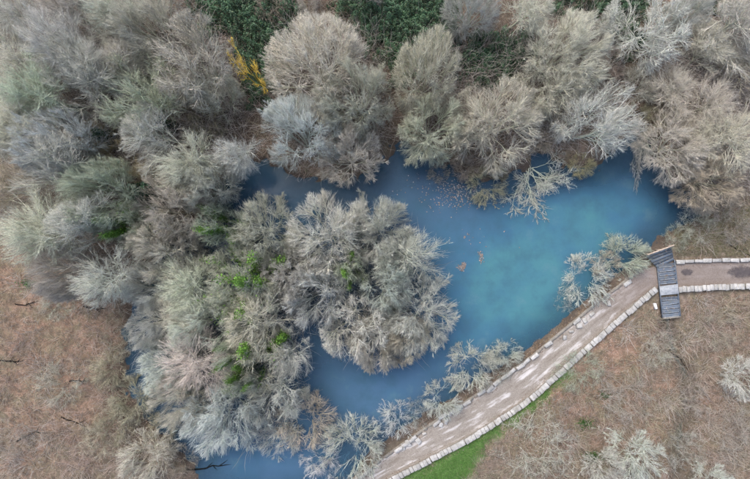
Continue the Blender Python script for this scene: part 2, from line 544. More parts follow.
wall(NORTH_E, 'low weathered kerb wall on the scrub side of the right-hand path', SLABS, 1.0, .34, .30, lambda x, y: .95, .03)

# loose blocks
BLK = []
for k in range(4):
    v, q = box(.55, .38, .26, .04, .05)
    BLK.append(make_mesh('stone_block', v, [q], M_CAP))
BLOCK_LABELS = ['pale fallen block in the middle of the wall collapse above the grass strip', 'pale block at the upper end of the wall collapse',
    'pale block lower down in the wall collapse', 'lowest pale block of the wall collapse', 'single pale block above the wall collapse, away from the pile', 'pale block on the path side of the wall collapse',
    'pale block on the path below the small grey shrub at the broken wall', 'pale block touching the small grey shrub at the broken wall',
    'pale block on the littered bank, second nearest the deck', 'pale block on the littered bank, third from the deck', 'pale block on the littered bank, fourth from the deck',
    'pale block on the littered bank, fifth from the deck', 'pale block on the littered bank nearest the deck', 'pale block on the littered bank farthest from the deck']
for k, (px, py) in enumerate([(408, 442), (413, 438), (403, 446), (398, 450), (424, 433), (418, 440), (441, 424), (446, 421), (591, 314), (584, 320), (578, 325), (571, 331), (608, 303), (564, 337)]):
    x, y = w(px, py)
    sc = rng.uniform(.7, 1.35)
    o = link('stone_block', BLK[k % 4], None, (x, y, .13), (rng.normal() * .08, rng.normal() * .08, rng.uniform(0, 6)), (sc, sc, sc * .8))
    tag(o, BLOCK_LABELS[k], 'stone', 'loose stone blocks along the pond-side wall')
x, y = w(627, 283)
v, q = box(.95, .42, .14, .03, .03)
tag(link('stone_slab', make_mesh('stone_slab', v, [q], M_CAP), None, (x, y, .14), (0.03, 0, .62)), 'single long grey slab lying on the path below the shrub by the deck', 'stone')
x, y = w(654.3, 306)
v, q = box(.30, .70, .42, .04, .01, taper=.15)
M_WHITE, nt, b = new_mat('white_paint')
nt.links.new(ramp(nt, noise(nt, pos(nt), 6), [(.3, (.6, .6, .6)), (.6, (.82, .82, .83))]), b.inputs['Base Color'])
b.inputs['Roughness'].default_value = .6
tag(link('marker_stone', make_mesh('marker_stone', v, [q], M_WHITE), None, (x, y, gz(x, y) - .06), (0, 0, .25)), 'small bright white marker block in brown litter beside the slatted deck', 'marker')

# ------------------------------------------------------------------ slatted deck over the outlet
m, nt, b = new_mat('slate_blue_timber')
oi = N(nt, 'ShaderNodeObjectInfo')
tc = N(nt, 'ShaderNodeTexCoord')
mp = N(nt, 'ShaderNodeMapping'); nt.links.new(tc.outputs['Object'], mp.inputs[0]); mp.inputs['Scale'].default_value = (1.2, 12, 4)
g1 = noise(nt, mp.outputs[0], 2, 5, .65)
c = ramp(nt, g1, [(.25, (.045, .062, .085)), (.55, (.085, .11, .145)), (.8, (.20, .23, .265))])
v_ = N(nt, 'ShaderNodeMath', operation='MULTIPLY_ADD'); nt.links.new(oi.outputs['Random'], v_.inputs[0]); v_.inputs[1].default_value = .6; v_.inputs[2].default_value = .7
cc = N(nt, 'ShaderNodeCombineColor')
for i in range(3): nt.links.new(v_.outputs[0], cc.inputs[i])
c = mixc(nt, 1.0, c, cc.outputs[0], 'MULTIPLY')
c = mixc(nt, ramp(nt, noise(nt, pos(nt), 2.6, 6, .7), [(.48, (0, 0, 0)), (.68, (.7, .7, .7))]), c, (.20, .20, .19))
c = mixc(nt, ramp(nt, noise(nt, pos(nt), 1.3, 5, .7), [(.55, (0, 0, 0)), (.7, (.6, .6, .6))]), c, (.07, .075, .04))
nt.links.new(c, b.inputs['Base Color'])
b.inputs['Roughness'].default_value = .75
M_PLANK = m
M_STRIP, nt, b = new_mat('grey_batten')
nt.links.new(ramp(nt, noise(nt, pos(nt), 7, 4), [(.3, (.14, .17, .20)), (.7, (.42, .45, .48))]), b.inputs['Base Color'])
b.inputs['Roughness'].default_value = .8
M_RAIL, nt, b = new_mat('weathered_rail')
nt.links.new(ramp(nt, noise(nt, pos(nt), 5, 4), [(.3, (.30, .23, .17)), (.7, (.55, .47, .40))]), b.inputs['Base Color'])
b.inputs['Roughness'].default_value = .85
c0 = w(667, 288)
DZ = .34
deck = link('slatted_deck', None, loc=(c0[0], c0[1], DZ))
tag(deck, 'narrow dark blue-grey slatted timber deck crossing the path over the pond outlet', 'deck')
ax = w(669.5, 316) - w(663.5, 258)
ang = math.atan2(ax[1], ax[0]) + math.pi / 2       # local -y runs down the picture
ca, sa = math.cos(ang), math.sin(ang)
def dl(x, y): return (x * ca - y * sa, x * sa + y * ca)
top_y, bot_y = 3.05, -3.15
plank_m = []
for k in range(5):
    v, q = box(1.84 * rng.uniform(.985, 1.015), .40, .06, .012, .008)
    plank_m.append(make_mesh('plank', v, [q], M_PLANK))
v, q = box(1.66, .055, .022, .006, .006); strip_m = make_mesh('batten', v, [q], M_STRIP)
yy = bot_y + .22; k = 0
while yy < top_y - .1:
    if not (-.72 < yy < .34):
        lx, ly = dl(.02 * rng.normal(), yy)
        pl = link('plank', plank_m[k % 5], deck, (lx, ly, .004 * rng.normal()), (0, 0, ang + .012 * rng.normal()))
        link('batten', strip_m, pl, (.03 * rng.normal(), -.16, .055))
    k += 1; yy += .455
v, q = box(2.02, 1.05, .12, .03, .012)
lx, ly = dl(0, -.19)
M_SLAB, nt, b = new_mat('grey_concrete')
nt.links.new(ramp(nt, noise(nt, pos(nt), 4, 6), [(.3, (.21, .23, .25)), (.7, (.38, .40, .42))]), b.inputs['Base Color'])
b.inputs['Roughness'].default_value = .9
link('concrete_slab', make_mesh('concrete_slab', v, [q], M_SLAB), deck, (lx, ly, -.01), (0, 0, ang))
v, q = box(.12, top_y - bot_y, .22, .02)
beam = make_mesh('side_beam', v, [q], M_PLANK)
for s_ in (-1, 1):
    lx, ly = dl(s_ * .97, (top_y + bot_y) / 2)
    link('side_beam', beam, deck, (lx, ly, -.17), (0, 0, ang))
v, q = box(1.9, .14, .16, .02)
lx, ly = dl(0, bot_y - .07)
link('end_beam', make_mesh('end_beam', v, [q], M_CORE), deck, (lx, ly, -.08), (0, 0, ang))
# flared landing at the pond end: tapering planks
la, lb = W([(643.5, 255), (655.8, 268)]); ra, rb = W([(669.5, 246.5), (672, 260)])
for k in range(5):
    f0, f1 = k / 5 + .012, (k + 1) / 5 - .012
    qd = np.array([la + (lb - la) * f0, ra + (rb - ra) * f0, ra + (rb - ra) * f1, la + (lb - la) * f1]) - c0
    v = np.concatenate([np.column_stack([qd, np.full(4, -.03)]), np.column_stack([qd, np.full(4, .025)])])
    link('landing_plank', make_mesh('landing_plank', v, [np.array([(4, 7, 6, 5), (0, 1, 2, 3), (0, 4, 5, 1), (1, 5, 6, 2), (2, 6, 7, 3), (3, 7, 4, 0)])], M_PLANK), deck, (0, 0, .03))
r0, r1 = w(642.5, 254.5) - c0, w(668.5, 245) - c0
g = Geo()
tubes(g, np.array([[[*r0, .78], [*((r0 + r1) / 2), .8], [*r1, .78]]]), np.full((1, 3), .085), 6, False)
rail = link('handrail', g.mesh('handrail', M_RAIL), deck)
for f in (.06, .5, .94):
    q_ = r0 + (r1 - r0) * f
    v, qq = box(.13, .13, 1.75, .02)
    link('post', make_mesh('post', v, [qq], M_RAIL), deck, (q_[0], q_[1], -1.02), (0, 0, .3))

# ------------------------------------------------------------------ trees
def perp_rot(D, ang, rg):
    """tilt directions D by ang about random azimuths"""
    r = rg.normal(size=D.shape)
    p_ = norm(r - (r * D).sum(-1, keepdims=True) * D)
    return norm(D * np.cos(ang)[..., None] + p_ * np.sin(ang)[..., None])

def polyl(P, D, L, nseg, wig, trop, rg):
    pts = [P]
    st = (L / nseg)[:, None]
    for _ in range(nseg):
        D = norm(D + wig * rg.normal(size=D.shape) + np.array(trop))
        P = P + D * st
        pts.append(P)
    return np.stack(pts, 1)

def grow(seed, stems, levels, env, sides=(7, 5, 4, 3, 3), ivy_n=7000):
    """stems: (P, D, L, r). levels: dicts. env: (R, zc, zr) ellipsoid limit"""
    rg = np.random.default_rng(seed)
    P, D, L, r = stems
    gs = {'trunk': Geo(), 'crown': Geo()}
    R, zc, zr = env
    skel = []
    alln = []
    for li, lv in enumerate(levels):
        if li:
            ph = rg.uniform(.62, 1.14, len(P))
            # keep inside the crown envelope
            iv = np.array([1 / R, 1 / R, 1 / zr])
            o_ = (P - np.array([0, 0, zc])) * iv; d_ = D * iv
            A = (d_ ** 2).sum(1); B = (o_ * d_).sum(1); C = (o_ ** 2).sum(1) - 1
            disc = np.maximum(B * B - A * C, 0)
            ex = (-B + np.sqrt(disc)) / A
            L = np.minimum(L, np.maximum(ex * ph, L * .28))
        ns = lv['seg']
        pts = polyl(P, D, L, ns, lv['wig'], lv.get('trop', (0, 0, 0)), rg)
        pts[:, :, 2] = np.maximum(pts[:, :, 2], -.1) if li == 0 else np.maximum(pts[:, :, 2], .12)
        ta = np.linspace(1, lv.get('taper', .3), ns + 1)
        rad = r[:, None] * ta[None]
        last = li == len(levels) - 1
        tubes(gs['trunk' if li < 2 else 'crown'], pts, rad, sides[min(li, 4)], True,
              lv.get('val', 1.0) * rg.uniform(.6, 1.4, (len(pts), 1)) * rg.uniform(.95, 1.05, (len(pts), 3)) if li > 1 else np.ones((len(pts), 3)) * rg.uniform(.85, 1.15, (len(pts), 1)))
        if li < 2: skel.append(pts)
        if li >= len(levels) - 2: alln.append(pts[:, -1])
        if last: break
        nx = levels[li + 1]
        nc = nx['n']
        Np = len(pts)
        t0 = nx.get('t0', .3)
        t = (np.arange(nc)[None] + rg.uniform(0, 1, (Np, nc))) / nc
        t = t0 + (1 - t0) * t
        t[:, -1] = np.maximum(t[:, -1], .96)
        f = t * ns; k = np.minimum(f.astype(int), ns - 1); fr = (f - k)[..., None]
        ar = np.arange(Np)[:, None]
        a_, b_ = pts[ar, k], pts[ar, k + 1]
        CP = a_ + (b_ - a_) * fr
        CD = norm(b_ - a_)
        an = np.radians(nx['ang']) * rg.uniform(.55, 1.3, (Np, nc))
        an[:, -1] *= .4
        CD = perp_rot(CD, an, rg)
        if 'out' in nx:
            o_ = CP - np.array([0, 0, zc * .45]); CD = norm(CD + nx['out'] * norm(o_))
        CL = nx['len'] * rg.uniform(.6, 1.25, (Np, nc)) * (1.15 - .45 * t)
        cr = rad[ar, k] * nx['rr'] if 'rad' not in nx else np.full((Np, nc), nx['rad']) * rg.uniform(.7, 1.25, (Np, nc))
        P, D, L, r = CP.reshape(-1, 3), CD.reshape(-1, 3), CL.ravel(), cr.ravel()
    tips = np.concatenate(alln)
    rr_ = np.percentile(np.hypot(tips[:, 0], tips[:, 1]), 88)
    hh = np.percentile(tips[:, 2], 98)
    out = {'R': rr_, 'h': hh}
    out['trunk'] = gs['trunk'].mesh('trunk', M_LIMB, True)
    out['crown'] = gs['crown'].mesh('crown', M_TWIG)
    # ivy leaves round the stems
    g = Geo()
    pool = np.concatenate([s_.reshape(-1, s_.shape[1], 3)[:, :, :] for s_ in skel[:1]])
    n0 = len(pool)
    wts = rg.uniform(0, 1, n0) ** 4; wts /= wts.sum()
    pk = rg.choice(n0, ivy_n, p=wts)
    f = rg.uniform(.3, 1.0, ivy_n) * (pool.shape[1] - 1); k = np.minimum(f.astype(int), pool.shape[1] - 2)
    q_ = pool[pk, k] + (pool[pk, k + 1] - pool[pk, k]) * (f - k)[:, None] + rg.normal(size=(ivy_n, 3)) * .32
    q_[:, 2] += rg.uniform(0, 2.6, ivy_n)
    q_[:, 2] = np.maximum(q_[:, 2], .1)
    gcol = np.array([.085, .19, .03]) * rg.uniform(.6, 1.5, (ivy_n, 1)) + np.array([.03, .03, 0]) * rg.uniform(0, 1, (ivy_n, 1))
    leaves(g, q_, .125, rg, .8, gcol)
    out['ivy'] = g.mesh('ivy', M_LEAF)
    return out

def fan_stems(seed, n, L, r, e0, e1, spread=.35):
    rg = np.random.default_rng(seed)
    az = np.arange(n) * 2 * np.pi / n + rg.uniform(-.6, .6, n)
    el = np.radians(rg.uniform(e0, e1, n))
    el[0] = math.radians(84)
    D = np.stack([np.cos(az) * np.cos(el), np.sin(az) * np.cos(el), np.sin(el)], 1)
    sr = spread * rg.uniform(.3, 1.2, n)
    P = np.stack([np.cos(az) * sr, np.sin(az) * sr, np.full(n, -.3)], 1)
    return P, D, L * rg.uniform(.8, 1.15, n), r * rg.uniform(.7, 1.2, n)

def dome_stems(seed, n, L, r, e0, e1, spread=.3):
    rg = np.random.default_rng(seed)
    az = np.arange(n) * 2.39996 + rg.uniform(-.25, .25, n) + seed
    s_ = np.sqrt((np.arange(n) + .5) / n)
    el = np.radians(e1 - (e1 - e0) * s_ + rg.normal(size=n) * 3)
    D = np.stack([np.cos(az) * np.cos(el), np.sin(az) * np.cos(el), np.sin(el)], 1)
    P = np.stack([np.cos(az) * spread * s_, np.sin(az) * spread * s_, np.full(n, -.3)], 1)
    return P, D, L * rg.uniform(.88, 1.12, n), r * rg.uniform(.7, 1.2, n)
PRO = {}
def willow(seed, n=15):
    return grow(seed, dome_stems(seed, n, 6.0, .095, 28, 90), [
        dict(seg=6, wig=.09, trop=(0, 0, .015), taper=.4),
        dict(n=8, len=2.9, ang=40, seg=5, wig=.12, trop=(0, 0, .03), rr=.5, t0=.3, taper=.4, out=.3),
        dict(n=6, len=1.9, ang=36, seg=4, wig=.13, trop=(0, 0, .03), rad=.0265, t0=.12, taper=.5, out=.3, val=1.12),
        dict(n=6, len=1.2, ang=34, seg=2, wig=.13, trop=(0, 0, .04), rad=.0155, t0=.1, taper=.5, out=.3, val=1.08),
        dict(n=5, len=.7, ang=34, seg=1, wig=.08, trop=(0, 0, .03), rad=.009, t0=.12, taper=.6, out=.25, val=.95)],
        (5.4, 2.4, 4.6))
def tall(seed):
    rg = np.random.default_rng(seed)
    st = (np.array([[0, 0, -.4]]), norm(np.array([[rg.normal() * .08, rg.normal() * .08, 1.]])), np.array([7.5]), np.array([.20]))
    return grow(seed, st, [
        dict(seg=8, wig=.06, taper=.25),
        dict(n=24, len=5.0, ang=50, seg=6, wig=.11, trop=(0, 0, .05), rr=.45, t0=.3, taper=.35),
        dict(n=9, len=2.7, ang=38, seg=4, wig=.13, trop=(0, 0, .04), rad=.029, t0=.12, taper=.4, out=.25, val=1.12),
        dict(n=7, len=1.5, ang=36, seg=2, wig=.13, trop=(0, 0, .04), rad=.016, t0=.1, taper=.5, out=.25, val=1.08),
        dict(n=5, len=.75, ang=36, seg=1, wig=.08, trop=(0, 0, .03), rad=.009, t0=.1, taper=.6, out=.2, val=.95)],
        (5.2, 5.4, 4.6))
def opent(seed):
    return grow(seed, fan_stems(seed, 6, 6.0, .12, 40, 72, .25), [
        dict(seg=7, wig=.12, trop=(0, 0, .01), taper=.4),
        dict(n=8, len=3.2, ang=44, seg=5, wig=.15, trop=(0, 0, .03), rr=.55, t0=.25, taper=.4),
        dict(n=7, len=1.9, ang=42, seg=4, wig=.16, rad=.033, t0=.15, taper=.5, out=.2, val=1.1),
        dict(n=6, len=1.1, ang=40, seg=2, wig=.16, rad=.019, t0=.12, taper=.5, out=.2, val=1.05),
        dict(n=5, len=.6, ang=38, seg=1, wig=.10, rad=.011, t0=.15, taper=.6, val=.92)],
        (5.2, 3.2, 5.2))
def shrub(seed, n=24):
    return grow(seed, fan_stems(seed, n, 2.6, .020, 14, 84, .75), [
        dict(seg=6, wig=.19, trop=(0, 0, .02), taper=.5),
        dict(n=6, len=1.4, ang=36, seg=4, wig=.15, trop=(0, 0, .03), rad=.0155, t0=.2, taper=.5, out=.25),
        dict(n=6, len=.85, ang=36, seg=3, wig=.15, trop=(0, 0, .03), rad=.0115, t0=.12, taper=.6, out=.25, val=1.05),
        dict(n=5, len=.5, ang=36, seg=1, wig=.09, rad=.0085, t0=.1, taper=.6, out=.2, val=.95)],
        (2.6, 1.1, 2.2), ivy_n=900)
def airy(seed, n=20):
    return grow(seed, fan_stems(seed, n, 2.6, .016, 15, 75, 1.1), [
        dict(seg=7, wig=.20, trop=(0, 0, .01), taper=.5),
        dict(n=5, len=1.5, ang=46, seg=5, wig=.20, trop=(0, 0, .01), rad=.012, t0=.15, taper=.5),
        dict(n=5, len=.95, ang=46, seg=3, wig=.20, rad=.0095, t0=.15, taper=.6),
        dict(n=4, len=.55, ang=44, seg=1, wig=.1, rad=.008, t0=.1, taper=.6)],
        (3.4, .9, 2.0), ivy_n=300)
def slim(seed):
    return grow(seed, fan_stems(seed, 4, 6.5, .11, 60, 84, .3), [
        dict(seg=7, wig=.12, taper=.35),
        dict(n=6, len=2.2, ang=40, seg=5, wig=.15, rr=.5, t0=.3, taper=.4),
        dict(n=7, len=1.1, ang=40, seg=3, wig=.15, rad=.04, t0=.15, taper=.5, val=1.1),
        dict(n=6, len=.6, ang=38, seg=1, wig=.1, rad=.02, t0=.1, taper=.6)],
        (3.2, 3.6, 4.4), ivy_n=200)
def fallen(seed):
    rg = np.random.default_rng(seed)
    n = 11
    az = np.radians(-90 + rg.uniform(-68, 68, n)); el = np.radians(rg.uniform(3, 26, n))
    D = np.stack([np.cos(az) * np.cos(el), np.sin(az) * np.cos(el), np.sin(el)], 1)
    return grow(seed, (rg.normal(size=(n, 3)) * np.array([.3, .3, 0]) + np.array([0, 0, .15]), D, rg.uniform(2.6, 6.2, n), rg.uniform(.04, .085, n)), [
        dict(seg=8, wig=.17, trop=(0, 0, -.012), taper=.3),
        dict(n=8, len=1.9, ang=46, seg=4, wig=.2, rr=.5, t0=.3, taper=.35),
        dict(n=6, len=1.0, ang=46, seg=3, wig=.2, rad=.022, t0=.2, taper=.5),
        dict(n=4, len=.55, ang=36, seg=2, wig=.12, rad=.015, t0=.15, taper=.6)],
        (9, 0, 5), ivy_n=200)
for s_ in range(4): PRO['w%d' % s_] = willow(100 + s_)
for s_ in range(4): PRO['t%d' % s_] = tall(200 + s_)
for s_ in range(2): PRO['o%d' % s_] = opent(300 + s_)
for s_ in range(4): PRO['s%d' % s_] = shrub(400 + s_)
for s_ in range(4): PRO['p%d' % s_] = airy(450 + s_)
PRO['f0'] = fallen(500)
PRO['y0'] = slim(600)

TINT = {'beige': (.60, .575, .50), 'ash': (.58, .58, .555), 'blue': (.58, .60, .62), 'mauve': (.54, .505, .49), 'pink': (.53, .465, .425),
        'lichen': (.49, .53, .43), 'gold': (.74, .56, .13), 'moss': (.46, .38, .19), 'tan': (.50, .42, .34), 'white': (.66, .65, .63), 'warm': (.56, .495, .44), 'pale': (.61, .615, .60), 'olive': (.34, .31, .19), 'brown': (.38, .29, .23)}

def plant(name, cat, group, proto, cx, cy, r, h, tint, label, ivy=False, rot=None, direct=False):
    pr = PRO[proto]
    if direct:
        x, y = w(cx, cy); R = r * S
    else:
        k = (CAM_H - .6 * h) / CAM_H
        x, y = w(cx, cy) * k; R = r * S * k
    e = link(name, None, None, (x, y, gz(x, y)), (0, 0, rot) if rot is not None else (rng.normal() * .09, rng.normal() * .09, rng.uniform(0, 6.28)),
             (R / pr['R'] * rng.uniform(.9, 1.14), R / pr['R'] * rng.uniform(.9, 1.14), h / pr['h'] * rng.uniform(.9, 1.1)))
    tag(e, label, cat, group)
    if proto[0] == 'p': tint_scale = .82
    else: tint_scale = 1.0
    t = np.array(TINT[tint]) if tint == 'gold' else tint_scale * (.72 * np.array(TINT[tint]) + .28 * np.array([.57, .57, .54])) * np.array([.93, .965, .925]) * rng.uniform(.92, 1.08) * rng.uniform(.97, 1.03, 3)
    for part in ('trunk', 'crown') + (('ivy',) if ivy else ()):
        o = link('stems' if part == 'trunk' and name == 'bare_shrub' else part, pr[part], e)
        o.color = (*t, 1)
    return e

# kind: T tree, B shrub.  (proto, cx, cy, crown radius px, height m, tint, ivy, label)
G_L, G_S, G_I, G_N, G_R, G_B = ('trees of the dense upper-left wood', 'willows standing in the flooded left arm of the pond', 'trees of the pond island',
    'trees on the far bank behind the pond', 'trees on the upper-right bank', 'bare shrubs on the banks')
TREES = {G_L: [
 ('t0', 22, 14, 36, 9, 'mauve', 0, 'mauve-grey bare tree filling the upper-left corner'),
 ('t1', 74, 16, 32, 9, 'mauve', 0, 'dusky mauve bare tree right of the upper-left corner tree'),
 ('t2', 113, 14, 30, 9, 'ash', 0, 'ash-grey bare tree at the top edge between mauve and pinkish crowns'),
 ('w0', 152, 28, 36, 8, 'pink', 0, 'pinkish bare tree left of the evergreen thicket at the top'),
 ('o0', 190, 58, 36, 9, 'pink', 0, 'pinkish-white open tree with long limbs just left of the golden tree'),
 ('t3', 18, 54, 33, 9, 'beige', 0, 'beige-grey tree on the left edge below the corner tree'),
 ('t0', 60, 52, 33, 10, 'mauve', 0, 'broad mauve-beige tree inside the upper-left wood, second from the left edge'),
 ('t1', 98, 55, 30, 9, 'ash', 0, 'grey tree in the upper-left wood below the ash-grey top-edge tree'),
 ('t2', 128, 66, 26, 8, 'mauve', 0, 'small dull mauve tree beside the dark gap in the upper-left wood'),
 ('t3', 38, 92, 32, 9, 'lichen', 0, 'green-tinged lichen tree near the left edge, above the pale blue-grey tree'),
 ('t0', 78, 97, 28, 9, 'ash', 0, 'pale branched grey tree left of the fan-shaped lichen tree'),
 ('o1', 140, 100, 36, 9, 'lichen', 0, 'fan-shaped lichen-green tree with limbs radiating from one point'),
 ('t2', 166, 132, 32, 9, 'ash', 0, 'grey tree between the fan-shaped lichen tree and the mossy scrub'),
 ('o0', 216, 98, 22, 7, 'beige', 0, 'small tree with twisted pale limbs below the golden tree'),
 ('t3', 10, 112, 30, 9, 'mauve', 0, 'mauve-grey tree on the left edge, third one down'),
 ('t1', 24, 148, 34, 9, 'beige', 0, 'beige-mauve tree on the left edge above the orange leaf litter'),
 ('w1', 62, 143, 32, 9, 'blue', 0, 'pale blue-grey tree in the middle of the left wood'),
 ('t2', 58, 190, 36, 10, 'mauve', 0, 'wide mauve-grey tree above the lavender tree in the left wood'),
 ('w2', 97, 192, 35, 9, 'lichen', 0, 'large soft lichen-green tree left of the dark holly'),
 ('t0', 18, 196, 26, 8, 'tan', 0, 'tan tree on the left edge beside orange litter'),
 ('t3', 48, 232, 32, 8, 'beige', 0, 'beige tree at the lower rim of the left wood near the left edge'),
 ('t1', 92, 236, 33, 9, 'mauve', 0, 'mauve tree at the lower rim of the left wood, right of a beige one'),
 ('w3', 66, 270, 28, 7, 'pink', 0, 'low lavender-pink tree standing in the orange leaf litter'),
 ('t2', 104, 274, 28, 8, 'ash', 0, 'grey tree between orange litter and the flooded willows'),
 ('w0', 168, 210, 38, 8, 'pink', 0, 'pinkish-grey fan-topped tree below the dark holly'),
 ('w1', 206, 186, 26, 8, 'ash', 0, 'ash-grey tree above the bright ivy-clad tree'),
 ('w3', 154, 250, 32, 8, 'beige', 0, 'beige tree on the left shore above the flooded willows'),
 ('t3', 196, 148, 28, 8, 'beige', 0, 'beige tree with pale fork below the mossy scrub'),
 ('t1', 240, 138, 28, 8, 'ash', 0, 'grey tree above the lavender-blue shaded water'),
 ('w2', 128, 222, 22, 6, 'lichen', 1, 'small green ivy-flecked tree between mauve and pinkish-grey crowns'),
 ], G_S: [
 ('o1', 219, 224, 24, 9, 'lichen', 1, 'ivy-clad greenish tree with bright leaves beside lavender water'),
 ('w1', 257, 232, 32, 8, 'beige', 0, 'beige willow between the ivy-clad tree and the island'),
 ('w2', 150, 292, 28, 7, 'white', 0, 'whitish willow at the left rim of the flooded group'),
 ('t0', 192, 286, 33, 8, 'lichen', 0, 'greenish-grey willow right of the whitish willow'),
 ('w0', 240, 288, 38, 9, 'lichen', 1, 'broad green-stained ivy willow in the middle of the flooded group'),
 ('w1', 283, 280, 26, 8, 'ash', 0, 'ash-grey willow squeezed between green willow and island'),
 ('w0', 146, 324, 25, 6.5, 'pale', 0, 'pale willow hanging over the narrow dark channel on the left'),
 ('t1', 168, 335, 34, 7, 'beige', 0, 'beige willow beside the narrow dark channel on the left'),
 ('w3', 206, 326, 32, 8, 'ash', 0, 'plain grey willow left of the ivy streak in the flooded group'),
 ('t2', 268, 326, 35, 9, 'beige', 0, 'beige-green willow above the dark blue inlet'),
 ('w1', 160, 374, 32, 7, 'blue', 0, 'lavender-blue willow overhanging the lower left channel'),
 ('t3', 200, 370, 34, 8, 'pink', 0, 'pinkish-grey willow right of the lavender-blue one'),
 ('o1', 252, 366, 34, 9, 'beige', 1, 'ivy-flecked beige tree left of the dark inlet'),
 ('o0', 233, 318, 15, 9.5, 'lichen', 1, 'slim ivy-clad tree, upper one of the vertical green streak'),
 ('o1', 235, 352, 15, 9.5, 'lichen', 1, 'slim ivy-clad tree in the middle of the vertical green streak'),
 ('o0', 238, 388, 15, 9.5, 'lichen', 1, 'slim ivy-clad tree, lowest of the vertical green streak'),
 ('t0', 288, 352, 24, 7, 'ash', 0, 'grey willow on the very rim of the dark inlet'),
 ('w0', 216, 420, 39, 8, 'blue', 0, 'pale willow fanning downward over the blue water at the bottom'),
 ('o1', 266, 402, 30, 8, 'ash', 0, 'grey willow right of the pale downward-fanning willow'),
 ('w2', 181, 408, 26, 7, 'pink', 0, 'pinkish willow beside the olive scrub on the lower left shore'),
 ('s0', 302, 426, 29, 5, 'tan', 0, 'tan bushy willow above the bottom blue water'),
 ('s1', 276, 444, 22, 4, 'blue', 0, 'low blue-grey willow dipping into the bottom water'),
 ], G_I: [
 ('w3', 330, 240, 40, 9, 'pale', 0, 'pale grey crown at the upper left of the island'),
 ('w0', 378, 232, 36, 9, 'pale', 0, 'pale grey crown at the top of the island'),
 ('t2', 419, 264, 36, 8.5, 'ash', 0, 'grey crown on the right side of the island facing open water'),
 ('w2', 322, 296, 36, 8, 'pale', 0, 'pale grey crown on the left side of the island'),
 ('w3', 384, 288, 27, 9.5, 'pale', 0, 'round crown at the middle of the island, ringed by a dark gap'),
 ('w0', 424, 318, 38, 8, 'pale', 0, 'pale crown on the lower right tip of the island'),
 ('o0', 350, 330, 34, 8, 'pale', 0, 'pale grey crown on the lower left of the island'),
 ('w2', 378, 350, 30, 7, 'pink', 0, 'pinkish crown at the bottom of the island over blue water'),
 ('w3', 408, 346, 26, 7, 'beige', 0, 'beige crown at the bottom right of the island beside the pinkish one'),
 ('o1', 345, 262, 18, 9, 'lichen', 1, 'ivy-covered tree in the heart of the island'),
 ], G_N: [
 ('w1', 318, 66, 52, 10, 'beige', 0, 'largest beige crown on the top bank, between two evergreen patches'),
 ('w2', 362, 98, 38, 9, 'beige', 0, 'beige-pink crown adjoining the largest beige crown'),
 ('w3', 302, 138, 34, 8, 'blue', 0, 'pale blue-grey crown below the largest beige crown'),
 ('w0', 350, 158, 30, 7, 'beige', 0, 'grey-beige crown at the water just above the island'),
 ('w1', 428, 76, 34, 9, 'beige', 0, 'upper half of the tall cream crown pair left of the round cream tree'),
 ('w2', 432, 126, 34, 8, 'beige', 0, 'cream crown on the shore just left of the round cream tree'),
 ('w3', 500, 122, 44, 9, 'beige', 0, 'large round cream tree above the dark waterside scrub'),
 ('w0', 567, 48, 44, 9, 'beige', 0, 'large cream tree below the top evergreen thicket, right of centre'),
 ('o0', 562, 86, 28, 8, 'beige', 0, 'cream crown joining the large cream tree and the white-limbed tree'),
 ('o1', 593, 126, 35, 9, 'pale', 0, 'white-limbed tree leaning over the narrow top of the water'),
 ('w1', 476, 6, 25, 8, 'white', 0, 'whitish tree on the top edge between evergreen patches'),
 ('t2', 521, 10, 27, 8, 'beige', 0, 'beige tree on the top edge right of the whitish one'),
 ('t3', 368, -6, 18, 6, 'pink', 0, 'small pinkish crown cut off by the top edge above the evergreens'),
 ], G_R: [
 ('o0', 654, 30, 36, 8, 'white', 0, 'open tree with thick cream limbs at the top right'),
 ('w2', 690, 12, 20, 7, 'blue', 0, 'narrow silver-grey tree at the top edge, right of cream limbs'),
 ('t0', 732, 26, 38, 8, 'pink', 0, 'pinkish tree filling the upper-right corner'),
 ('t1', 702, 58, 31, 6, 'pink', 0, 'rosy tree below the silver-grey top-edge tree'),
 ('t2', 738, 78, 30, 6, 'tan', 0, 'tan tree on the right edge below the corner tree'),
 ('t3', 676, 96, 25, 5, 'pink', 0, 'low rosy-brown tree right of the straw-coloured shrub'),
 ('t0', 708, 106, 28, 6, 'pink', 0, 'rosy-grey tree above the two beige shore trees on the right'),
 ('w0', 682, 143, 37, 7, 'warm', 0, 'beige tree overhanging the right shore of the pond'),
 ('t3', 727, 138, 37, 7, 'warm', 0, 'beige tree on the right edge behind the shore tree'),
 ('w2', 716, 178, 31, 6, 'tan', 0, 'tan-beige tree over the dark muddy corner on the right'),
 ], }
